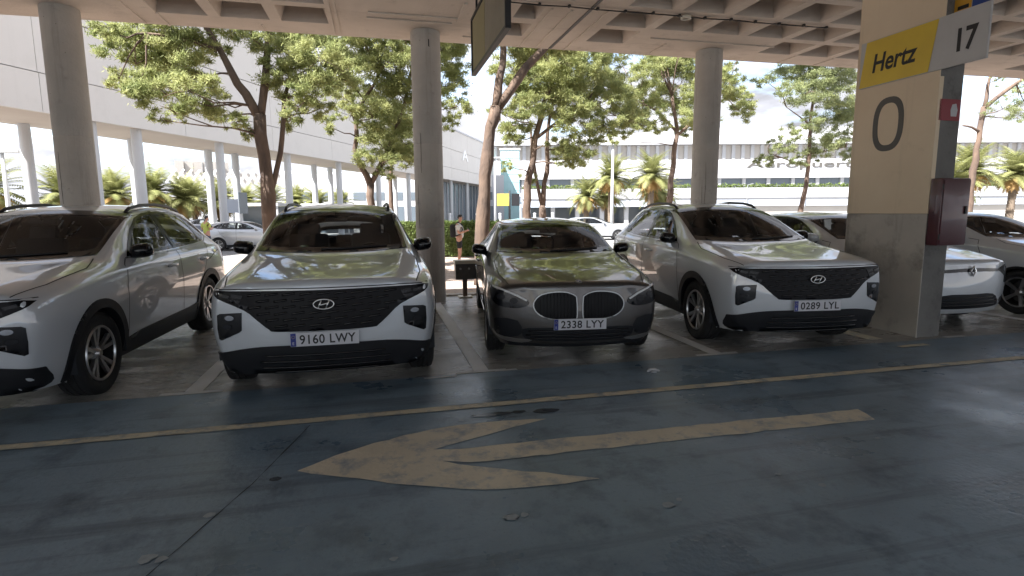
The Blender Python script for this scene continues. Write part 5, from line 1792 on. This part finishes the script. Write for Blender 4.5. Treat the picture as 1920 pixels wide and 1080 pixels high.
PADS = {
    'T1': [(-5.05, 14.12, 5.19, 0.45), (-4.62, 14.5, 5.22, 0.53), (-3.8, 13.5, 5.04, 0.5), (-4.86, 14.03, 4.69, 0.46), (-4.69, 14.94, 4.81, 0.61), (-4.14, 14.95, 4.84, 0.56), (-4.53, 13.1, 4.02, 0.37), (-4.12, 13.3, 3.97, 0.49), (-3.56, 12.92, 3.97, 0.43), (-3.41, 13.86, 4.0, 0.37), (-3.82, 12.87, 3.52, 0.24), (-5.17, 13.9, 4.32, 0.25), (-3.4, 14.36, 5.19, 0.31), (-2.88, 13.47, 3.45, 0.25), (-2.06, 14.42, 5.29, 0.49), (-1.58, 14.22, 5.14, 0.55), (-1.01, 12.86, 4.71, 0.5), (-1.78, 14.14, 4.53, 0.51), (-1.2, 13.42, 4.29, 0.49), (-0.76, 13.8, 4.5, 0.42), (-1.56, 13.48, 3.83, 0.35), (-1.2, 14.46, 3.96, 0.33), (-2.01, 13.86, 4.68, 0.39), (-2.38, 13.18, 5.23, 0.29), (-2.7, 14.11, 3.29, 0.17), (-3.44, 14.67, 3.79, 0.27), (-0.77, 13.54, 5.12, 0.47), (-4.94, 13.33, 5.11, 0.32), (-4.24, 13.73, 5.4, 0.45), (-1.88, 15.05, 5.89, 0.51), (-1.03, 15.14, 5.91, 0.52), (-4.62, 14.41, 3.6, 0.17), (-2.0, 14.97, 3.7, 0.21)],
    'T2': [(-0.55, 19.91, 6.85, 0.7), (0.11, 18.68, 6.24, 0.7), (0.81, 17.92, 6.24, 0.64), (-0.09, 19.41, 5.59, 0.66), (0.66, 19.15, 5.4, 0.72), (-0.89, 18.63, 5.08, 0.43), (0.04, 18.27, 4.41, 0.59), (0.78, 18.75, 4.35, 0.61), (0.26, 18.92, 3.66, 0.62), (-0.17, 18.39, 3.14, 0.37), (0.64, 18.45, 3.15, 0.46), (1.02, 18.89, 3.7, 0.55), (2.78, 19.95, 6.71, 0.69), (2.57, 19.23, 5.67, 0.58), (2.68, 18.43, 4.85, 0.38), (2.32, 18.41, 4.31, 0.31), (2.29, 18.88, 6.66, 0.57), (-1.35, 18.22, 4.13, 0.29), (-0.59, 18.21, 4.46, 0.36), (1.17, 19.04, 5.73, 0.65), (-0.67, 17.91, 5.71, 0.57), (0.31, 18.96, 2.82, 0.28), (0.13, 18.64, 6.86, 0.66), (1.17, 19.55, 7.35, 0.7), (2.58, 19.65, 7.3, 0.68)],
    'T3': [(3.5, 13.57, 5.62, 0.63), (3.96, 13.56, 5.77, 0.64), (2.91, 12.96, 5.64, 0.54), (4.48, 13.52, 5.91, 0.64), (4.92, 12.89, 5.87, 0.56), (3.56, 13.34, 4.98, 0.25)],
    'T4': [(4.25, 17.5, 5.85, 0.53), (5.03, 17.84, 5.65, 0.61), (5.55, 16.74, 5.89, 0.67), (6.6, 17.26, 6.07, 0.7), (8.2, 19.36, 6.67, 0.72), (5.89, 17.22, 5.23, 0.7), (7.3, 18.55, 5.38, 0.76), (8.02, 18.43, 5.39, 0.69), (8.83, 18.64, 4.74, 0.5), (4.52, 17.93, 5.15, 0.51), (4.43, 18.28, 4.3, 0.56), (4.72, 16.75, 4.63, 0.48), (6.08, 16.77, 4.36, 0.62), (7.11, 17.13, 4.2, 0.54), (5.65, 17.0, 3.55, 0.4), (6.21, 16.85, 3.14, 0.37), (5.8, 16.93, 3.06, 0.3), (4.39, 18.15, 3.91, 0.29), (3.78, 17.1, 4.47, 0.27), (8.84, 19.3, 4.44, 0.42), (5.03, 18.52, 2.66, 0.22), (4.2, 18.12, 3.0, 0.19), (7.33, 18.6, 3.89, 0.4), (8.55, 17.32, 4.26, 0.26), (6.95, 19.23, 7.28, 0.74), (5.35, 18.98, 6.94, 0.68)],
    'T5': [(10.34, 22.65, 6.29, 0.61), (10.94, 21.94, 7.23, 0.72), (12.45, 22.99, 7.77, 0.88), (13.32, 22.7, 7.53, 0.76), (10.99, 22.46, 6.07, 0.72), (12.35, 23.19, 6.48, 0.75), (12.93, 22.38, 6.12, 0.73), (11.31, 21.61, 5.08, 0.48), (10.38, 22.15, 5.13, 0.4), (12.71, 21.13, 5.26, 0.48), (14.61, 21.11, 6.38, 0.55), (16.0, 22.65, 5.83, 0.52), (16.44, 22.82, 6.34, 0.38), (15.72, 23.36, 7.57, 0.6), (13.47, 23.01, 5.12, 0.43), (9.66, 22.13, 4.47, 0.24), (13.18, 20.82, 6.67, 0.7), (13.73, 21.97, 5.2, 0.5), (12.57, 23.23, 8.5, 0.83)],
    'T6': [(20.37, 24.76, 8.36, 0.87), (21.21, 23.96, 8.22, 0.98), (22.39, 23.88, 8.01, 0.78), (20.07, 23.26, 7.03, 0.9), (21.48, 23.15, 6.83, 0.81), (18.6, 22.87, 6.9, 0.49), (23.0, 25.04, 6.19, 0.88), (23.32, 24.37, 6.36, 0.64), (19.72, 23.06, 5.54, 0.52), (21.48, 23.77, 4.68, 0.68), (18.68, 22.81, 4.99, 0.39), (18.79, 23.23, 4.2, 0.45), (19.01, 24.61, 3.95, 0.37), (21.3, 24.4, 4.23, 0.48), (22.56, 23.94, 4.98, 0.58), (19.85, 23.41, 3.86, 0.36), (23.71, 24.4, 4.27, 0.49), (18.86, 25.21, 3.87, 0.24), (18.65, 23.83, 4.75, 0.26), (17.22, 22.87, 7.3, 0.34), (20.16, 22.83, 8.6, 0.83)],
    'T7': [(21.09, 15.4, 4.88, 0.37), (23.53, 16.66, 5.66, 0.44), (22.67, 16.06, 4.73, 0.31), (23.86, 16.49, 5.25, 0.5), (20.89, 15.52, 5.86, 0.22), (22.76, 15.65, 5.98, 0.41)],
}


G_PINE = 'pine trees in the soil strip beyond the canopy'
def pine(label, base, limbs, pads, seed, per=1500, size=.15, dark=False, extra=0):
    """limbs: list of (points, r0, r1); pads: foliage clumps, each fed by a twig from the nearest limb"""
    t = thing('pine_tree', label, 'tree', base, 0, G_PINE)
    B0 = Vector(base)
    nodes = []
    for i, (pts, r0, r1) in enumerate(limbs):
        P = [Vector(p) for p in pts]
        Q = []
        rr = random.Random(seed * 31 + i)
        for a, b_ in zip(P, P[1:]):
            k = max(2, int((b_ - a).length / .35))
            for s in range(k):
                q = a.lerp(b_, s / k)
                Q.append(q + Vector((rr.uniform(-1, 1), rr.uniform(-1, 1), 0)) * min(.035, r0 * .25))
        Q.append(P[-1])
        n = len(Q)
        rad = [.84 * (r0 + (r1 - r0) * k / (n - 1)) * rr.uniform(.90, 1.12) for k in range(n)]
        if i == 0: rad[0] *= 1.35
        mb = MB(); mb.tube([q - B0 for q in Q], rad, 12)
        mb.build('trunk' if i == 0 else 'limb', M['bark'], t, True)
        nodes += Q[n // 3:] if i == 0 else Q
    rr = random.Random(seed)
    mb = MB()
    for (x, y, z, rad) in pads:
        c = Vector((x, y, z))
        nb = min(nodes, key=lambda q: (q - c).length + max(0, q.z - c.z) * .8)
        mid = nb.lerp(c, .5) + Vector((rr.uniform(-.15, .15), rr.uniform(-.15, .15), -.05 + rr.uniform(-.1, .15)))
        mb.tube([nb - B0, nb.lerp(mid, .5) - B0 + Vector((rr.uniform(-.05, .05), rr.uniform(-.05, .05), .05)), mid - B0, c - B0], [.026, .021, .016, .008], 5)
        for _ in range(3):
            e = c + Vector((rr.uniform(-1, 1), rr.uniform(-1, 1), rr.uniform(-.5, .8))) * rad
            mb.tube([c - B0, c.lerp(e, .5) - B0 + Vector((0, 0, .03)), e - B0], [.011, .008, .004], 4)
    mb.build('twigs', M['bark'], t, True, kind='stuff')
    V, F = leaf_cloud(pads, per, size, seed)
    link_mesh('crown', raw_mesh('crown', V - np.array(base, np.float32), F, M['pine_dark'] if dark else M['pine']), None, t)
    return t

def up(pads, seed, n, dx=1.2, z0=1.0, z1=3.0):
    """foliage above the strip the canopy lets one see, so the trees stay whole from other viewpoints"""
    r = random.Random(seed)
    hi = [p for p in pads]
    out = []
    for _ in range(n):
        p = r.choice(hi)
        out.append((p[0] + r.uniform(-dx, dx), p[1] + r.uniform(-dx, dx), max(q[2] for q in pads) + r.uniform(.1, z1 - z0), r.uniform(.5, .8)))
    return out

pine('large leaning pine behind the gap between the two left SUVs, forked trunk', (-2.40, 14.0, soil_z(14)),
     [([(-2.40, 14, soil_z(14) - .05), (-2.38, 14, 1.02), (-2.40, 14, 2.36), (-2.46, 14, 3.72)], .21, .155), ([(-2.46, 14, 3.66), (-2.70, 13.9, 4.14), (-2.97, 13.9, 4.56), (-3.37, 13.8, 5.48), (-3.6, 13.8, 6.4)], .125, .05),
      ([(-2.46, 14, 3.66), (-2.36, 14.1, 4.3), (-2.28, 14.1, 4.82), (-2.20, 14.2, 5.5), (-2.1, 14.2, 6.6)], .12, .05), ([(-2.34, 14, 1.95), (-2.18, 14.1, 2.60), (-2.04, 14.2, 3.2), (-1.95, 14.3, 4.14), (-1.8, 14.4, 4.8)], .085, .04),
      ([(-3.20, 13.8, 5.0), (-3.7, 13.5, 5.15), (-4.3, 13.2, 5.1)], .06, .03)], PADS['T1'] + up(PADS['T1'], 1, 16), 1, 3000, .125)
pine('bushy pine with a slim trunk seen just left of the middle round column', (-.12, 19.0, soil_z(19)),
     [([(-.16, 19, soil_z(19) - .05), (-.16, 19, .79), (-.13, 19, 2.43)], .19, .15), ([(-.13, 19, 2.40), (-.40, 19, 3.0), (-.55, 19, 3.52), (-.45, 19, 4.68), (.26, 19, 5.85)], .12, .05), ([(-.13, 19, 2.40), (.32, 19, 3.2), (.75, 19.1, 4.2), (1.07, 19.2, 5.06), (1.4, 19.2, 6.4)], .11, .05)],
     PADS['T2'] + up(PADS['T2'], 2, 12), 2, 2400, .14)
pine('thin young pine trunk behind the bushy pine, left of the column', (.55, 21.3, soil_z(21)),
     [([(.52, 21.3, soil_z(21) - .05), (.55, 21.3, 1.09), (.58, 21.3, 2.62), (.7, 21.4, 4.2)], .12, .06)], [(.7, 21.4, 4.4, .6), (1.0, 21.2, 3.9, .5), (.3, 21.5, 4.8, .6), (1.2, 21.6, 4.9, .6)], 12, 2400, .14)
pine('tall bare pine trunk forking under the hanging sign behind the grey car', (2.37, 13.0, soil_z(13)),
     [([(2.37, 13, soil_z(13) - .05), (2.39, 13, .61), (2.46, 13, 1.5), (2.48, 13, 2.34), (2.62, 13, 3.42), (2.77, 13, 3.9)], .20, .155), ([(2.77, 13, 3.85), (2.88, 13, 4.5), (2.97, 13.1, 5.19), (3.0, 13.2, 6.3)], .12, .07), ([(2.77, 13, 3.85), (3.10, 12.95, 4.3), (3.47, 12.9, 4.75), (3.95, 12.8, 5.27), (4.5, 12.7, 6.3)], .14, .07)],
     PADS['T3'] + up(PADS['T3'], 3, 14), 3, 2600, .13)
pine('full pine with a dark slanting trunk behind the grey hatchback roof', (4.84, 18.0, soil_z(18)),
     [([(4.84, 18, soil_z(18) - .05), (4.84, 18, 1.1), (4.88, 18, 2.32), (5.16, 18, 3.86), (5.43, 18, 5.04), (5.79, 18, 5.9)], .20, .07), ([(5.2, 18, 3.9), (6.0, 18, 4.5), (6.9, 17.9, 5.0)], .07, .03)], PADS['T4'] + up(PADS['T4'], 4, 14), 4, 2600, .14)
pine('twin-stemmed pine just right of the slanting pine trunk', (5.83, 19.2, soil_z(19)),
     [([(5.83, 19.2, soil_z(19) - .05), (5.80, 19.2, 1.07), (5.73, 19.2, 1.72)], .17, .14), ([(5.73, 19.2, 1.70), (5.93, 19.2, 3.27), (5.92, 19.2, 4.35), (6.2, 19.3, 5.6)], .12, .05), ([(5.73, 19.2, 1.70), (5.5, 19.2, 2.73), (5.35, 19.2, 3.45), (5.3, 19.2, 4.6)], .085, .04)],
     [(6.2, 19.4, 5.8, .7), (5.5, 19.5, 5.2, .6), (6.7, 19.6, 5.2, .7), (6.0, 19.8, 6.4, .8), (6.6, 19.3, 3.5, .35), (6.9, 19.4, 3.9, .4)], 14, 2600, .14)
pine('round-crowned pine left of the right round column', (12.25, 22.0, soil_z(22)),
     [([(12.22, 22, soil_z(22) - .05), (12.25, 22, 1.39), (12.28, 22, 2.74), (12.5, 22, 4.95), (12.2, 22, 6.24)], .19, .08), ([(12.45, 22, 4.6), (13.4, 21.9, 5.4), (14.6, 21.8, 6.2)], .08, .03), ([(12.48, 22, 4.8), (11.6, 22, 5.6), (10.6, 22, 6.0)], .08, .03)], PADS['T5'] + up(PADS['T5'], 5, 10), 5, 2200, .16)
pine('sparse conical pine between the right round column and the beige pillar', (20.6, 24.0, -.356),
     [([(20.45, 24, -.4), (20.54, 24, 1.32), (20.87, 24, 3.15), (20.85, 24, 5.46), (20.89, 24, 6.97), (20.9, 24, 8.6)], .17, .05), ([(20.87, 24, 3.6), (19.6, 23.9, 3.9), (18.4, 23.8, 4.2)], .05, .02), ([(20.86, 24, 4.2), (22.0, 24, 4.4), (23.0, 24, 4.6)], .05, .02), ([(20.86, 24, 5.6), (19.4, 24, 6.4)], .05, .02)], PADS['T6'] + up(PADS['T6'], 6, 6), 6, 1700, .16, True)
pine('thin bare-limbed tree right of the beige pillar', (20.82, 16.0, soil_z(16)),
     [([(20.7, 16, soil_z(16) - .05), (20.82, 16, 1.33), (20.89, 16, 3.59), (21.05, 16, 5.07)], .15, .10), ([(21.05, 16, 5.0), (21.15, 16, 5.7), (21.24, 16, 6.34), (21.3, 16, 7.2)], .08, .03), ([(21.05, 16, 5.0), (21.8, 15.9, 5.6), (22.62, 15.8, 6.14), (23.6, 15.7, 6.6)], .09, .03), ([(20.95, 16, 4.2), (20.6, 16, 4.35), (20.2, 16, 4.4)], .06, .03)], PADS['T7'], 7, 1200, .12, True)

# palms: one palm, then copies
G_PALM = 'date palms in the open lot'
def palm_parts(seed, h):
    r = random.Random(seed)
    mb = MB()
    pts, rad = [], []
    n = int(h / .22)
    for k in range(n + 1):
        f = k / n
        for q, s in ((0, 1.0), (.5, .86)):
            if k == n and q: continue
            pts.append((.10 * math.sin(f * 2.1), .05 * f, (f + q / n) * h)); rad.append((.27 - .06 * f) * s * (1.25 if k == 0 else 1))
    mb.tube(pts, rad, 10)
    trunk = mb.mesh('trunk', M['palm_bark'], True)
    def frond_set(nf, el0, el1, ln, droop, wid, sd):
        rr = random.Random(sd)
        V, F = [], []
        top = Vector((.10 * math.sin(2.1), .05, h))
        for i in range(nf):
            az = 2 * PI * (i * .381966) + rr.uniform(-.2, .2)
            el = math.radians(el0 + (el1 - el0) * (i / max(1, nf - 1)) + rr.uniform(-8, 8))
            L_ = ln * rr.uniform(.82, 1.12)
            hd = Vector((math.cos(az), math.sin(az), 0))
            side = Vector((-math.sin(az), math.cos(az), 0))
            prev = None
            p = top.copy()
            ns = 11
            for s in range(ns + 1):
                f = s / ns
                e = el - droop * f ** 1.6
                d = hd * math.cos(e) + Vector((0, 0, 1)) * math.sin(e)
                upv = -hd * math.sin(e) + Vector((0, 0, 1)) * math.cos(e)
                if s:
                    lw = wid * math.sin(PI * min(1, .12 + f * .88)) ** .6 * (1.15 - .5 * f) + .03
                    for sg_ in (1, -1):
                        for q in (0, .5):
                            b0 = prev.lerp(p, q)
                            tip = b0 + side * sg_ * lw + d * lw * .55 - Vector((0, 0, 1)) * lw * .28 + upv * lw * .12
                            k = len(V)
                            V += [b0 - d * .035, b0 + d * .060, tip]; F.append((k, k + 1, k + 2))
                    k = len(V); V += [prev - side * .014, prev + side * .014, p]; F.append((k, k + 1, k + 2))
                prev = p.copy()
                p = p + d * (L_ / ns)
        return V, F
    V, F = frond_set(58, 84, -22, 2.5, 1.25, .52, seed)
    green = raw_mesh('fronds', [tuple(v) for v in V], F, M['frond'])
    V, F = frond_set(40, -12, -64, 1.55, .5, .30, seed + 9)
    dry = raw_mesh('dry_fronds', [tuple(v) for v in V], F, M['frond_dry'])
    return trunk, green, dry
PALMS = [palm_parts(21, 3.2), palm_parts(22, 4.4), palm_parts(23, 2.6)]
def palm(x, y, k, s, rz, label, z=-.36):
    t = thing('palm_tree', label, 'tree', (x, y, z), rz, G_PALM)
    t.scale = (s * 1.10, s * 1.10, s * 1.04)
    for nm, me in zip(('trunk', 'fronds', 'dry_fronds'), PALMS[k]): link_mesh(nm, me, None, t)
pl = [(-17.2, 43.5, 0, .95, 'palm with a dark crown seen right of the leftmost round column'), (-20.5, 44.5, 2, 1.15, 'palm seen between the leftmost column and the white terminal column left of it'), (-24.0, 43.0, 2, 1.25, 'palm at the left edge of the photo under the terminal soffit'),
      (-16.4, 48.0, 0, 1.05, 'full palm between the second and third white terminal columns'), (-14.6, 49.0, 2, 1.10, 'palm right behind the third white terminal column'), (-14.9, 53.0, 0, .92, 'palm below the grey far building'),
      (-12.6, 52.0, 2, 1.05, 'palm below the left end of the lattice roof'), (-11.5, 56.0, 0, .85, 'small palm left of the fourth white terminal column'), (-9.4, 55.0, 2, 1.05, 'palm right of the fourth white terminal column'),
      (-7.6, 60.0, 0, .90, 'palm just right of the leaning pine trunk'), (-5.6, 58.0, 2, .95, 'short palm behind the leaning pine limb'), (-3.6, 62.0, 0, .85, 'distant palm left of the bushy pine'), (-27.5, 47.0, 0, 1.1, 'palm beyond the left edge of the photo'),
      (19.6, 45.0, 1, 1.02, 'tall palm beside the white lamp post right of the grey car'), (22.6, 44.0, 1, 1.05, 'tall palm with a yellow skirt behind the round-crowned pine'), (24.2, 47.0, 1, .85, 'palm with dry orange fronds beside the round-crowned pine trunk'), (21.0, 49.0, 0, 1.0, 'palm low behind the two tall palms'), (18.3, 47.5, 0, .95, 'palm left of the white lamp post'), (26.4, 49.5, 0, 1.0, 'palm hidden low behind the right SUV'),
      (36.5, 28.0, 1, .92, 'palm with orange fronds right of the beige pillar'), (34.0, 27.5, 0, 1.0, 'short palm against the right side of the beige pillar'), (40.5, 28.5, 1, .90, 'palm at the right edge of the photo')]
for i, (x, y, k, s, lb) in enumerate(pl): palm(x, y, k, s, i * 1.7, lb)

# hedge
hd = thing('hedge', 'clipped green hedge behind the standing man', 'hedge', (3.1, 23.6, -.356), math.radians(-8))
r = np.random.RandomState(9)
n = 17000
P = np.stack([r.uniform(-2.6, 2.6, n), r.uniform(-.45, .45, n), r.uniform(.05, 1.42, n)], 1)
f = r.randint(0, 3, n)
P[f == 0, 1] = -.45 + r.normal(0, .04, (f == 0).sum()); P[f == 1, 2] = 1.40 + r.normal(0, .04, (f == 1).sum())
a = r.normal(size=(n, 3)); a /= np.linalg.norm(a, axis=1)[:, None]; c = r.normal(size=(n, 3)); c /= np.linalg.norm(c, axis=1)[:, None]
V = np.stack([P - c * .03, P + c * .03, P + a * .09], 1).reshape(-1, 3)
link_mesh('foliage', raw_mesh('foliage', V, np.arange(len(V)).reshape(-1, 3), M['hedge']), None, hd)
b = MB(); b.box((0, 0, .66), (5.0, .70, 1.30), .1); b.build('inner_branches', M['pine_dark'], hd)


# ------------------------------------------------------------------ parked cars
G_CARS = 'cars parked in the bays under the canopy'
def settle(root, yo, x, yfront, rz, label, group=G_CARS):
    root.location = (x + math.sin(rz) * yo, yfront - yo * math.cos(rz), 0)
    root.rotation_euler = (0, 0, rz)
    setp(root, label, 'car', group)

def without_plate(root):
    for c in [c for c in root.children if c.name.startswith('number_plate')]:
        for g in list(c.children): bpy.data.objects.remove(g, do_unlink=True)
        bpy.data.objects.remove(c, do_unlink=True)

def recolour(root, m, old):
    for c in root.children_recursive:
        if c.type == 'MESH' and old.name in [k.name for k in c.data.materials if k]:
            c.data = c.data.copy()
            for i, k in enumerate(c.data.materials):
                if k and k.name == old.name: c.data.materials[i] = m

suv, yo_s = make_suv()
suv2 = dup_tree(suv)
suv3 = dup_tree(suv)
grey, yo_g = make_hatch('grey', M['grey_paint'])
clio, yo_c = make_hatch('white', M['white_paint'])
clio2 = dup_tree(clio)
far_cars = [dup_tree(clio) for _ in range(7)]
plate(suv, '9160 LWY', 0, -.034, .530, yo_s)
plate(suv3, '0289 LYL', 0, -.034, .530, yo_s)
plate(grey, '2338 LYY', 0, -.020, .425, yo_g, .06)
settle(suv, yo_s, -.43, 4.62, 0, 'white SUV between the leftmost SUV and the grey hatchback, plate 9160 LWY')
settle(suv2, yo_s, -3.26, 4.50, math.radians(-3.0), 'leftmost white SUV, cut by the left edge of the photo')
settle(suv3, yo_s, 4.42, 4.86, math.radians(-7.0), 'white SUV parked between the grey hatchback and the beige pillar')
settle(grey, yo_g, 1.90, 5.08, math.radians(-8.0), 'dark grey hatchback with two oval grilles, plate 2338 LYY')
settle(clio, yo_c, 7.27, 5.45, 0, 'small white hatchback half hidden behind the beige pillar')
settle(clio2, yo_c, 9.80, 5.25, 0, 'white hatchback at the right edge beyond the pillar, wheel showing')
sp = [(-6.4, 31.6, math.radians(90), 'silver_paint', 'silver hatchback standing side-on beyond the trees between the two left SUVs'),
      (13.9, 34.5, math.radians(75), 'silver_paint', 'pale silver car in the outdoor lot behind the grey hatchback'),
      (22.3, 17.2, math.radians(-60), 'white_paint', 'white car in the outdoor lot at the right edge above the hatchback roof'),
      (-12.0, 47.0, math.radians(90), 'dark_paint', 'dark car far off in the outdoor lot under the palms'),
      (-6.6, 49.0, math.radians(85), 'white_paint', 'white car far off in the outdoor lot near the white shelter'),
      (26.6, 19.6, math.radians(-65), 'silver_paint', 'silver car farther back in the outdoor lot at the right edge'),
      (15.5, 26.0, math.radians(70), 'white_paint', 'white car in the outdoor lot behind the SUV beside the pillar')]
for c, (x, y, rz, pm, lb) in zip(far_cars, sp):
    c.location = (x, y, -.356)
    c.rotation_euler = (0, 0, rz)
    if pm != 'white_paint': recolour(c, M[pm], M['white_paint'])
    setp(c, lb, 'car', 'cars standing in the open lot beyond the trees')
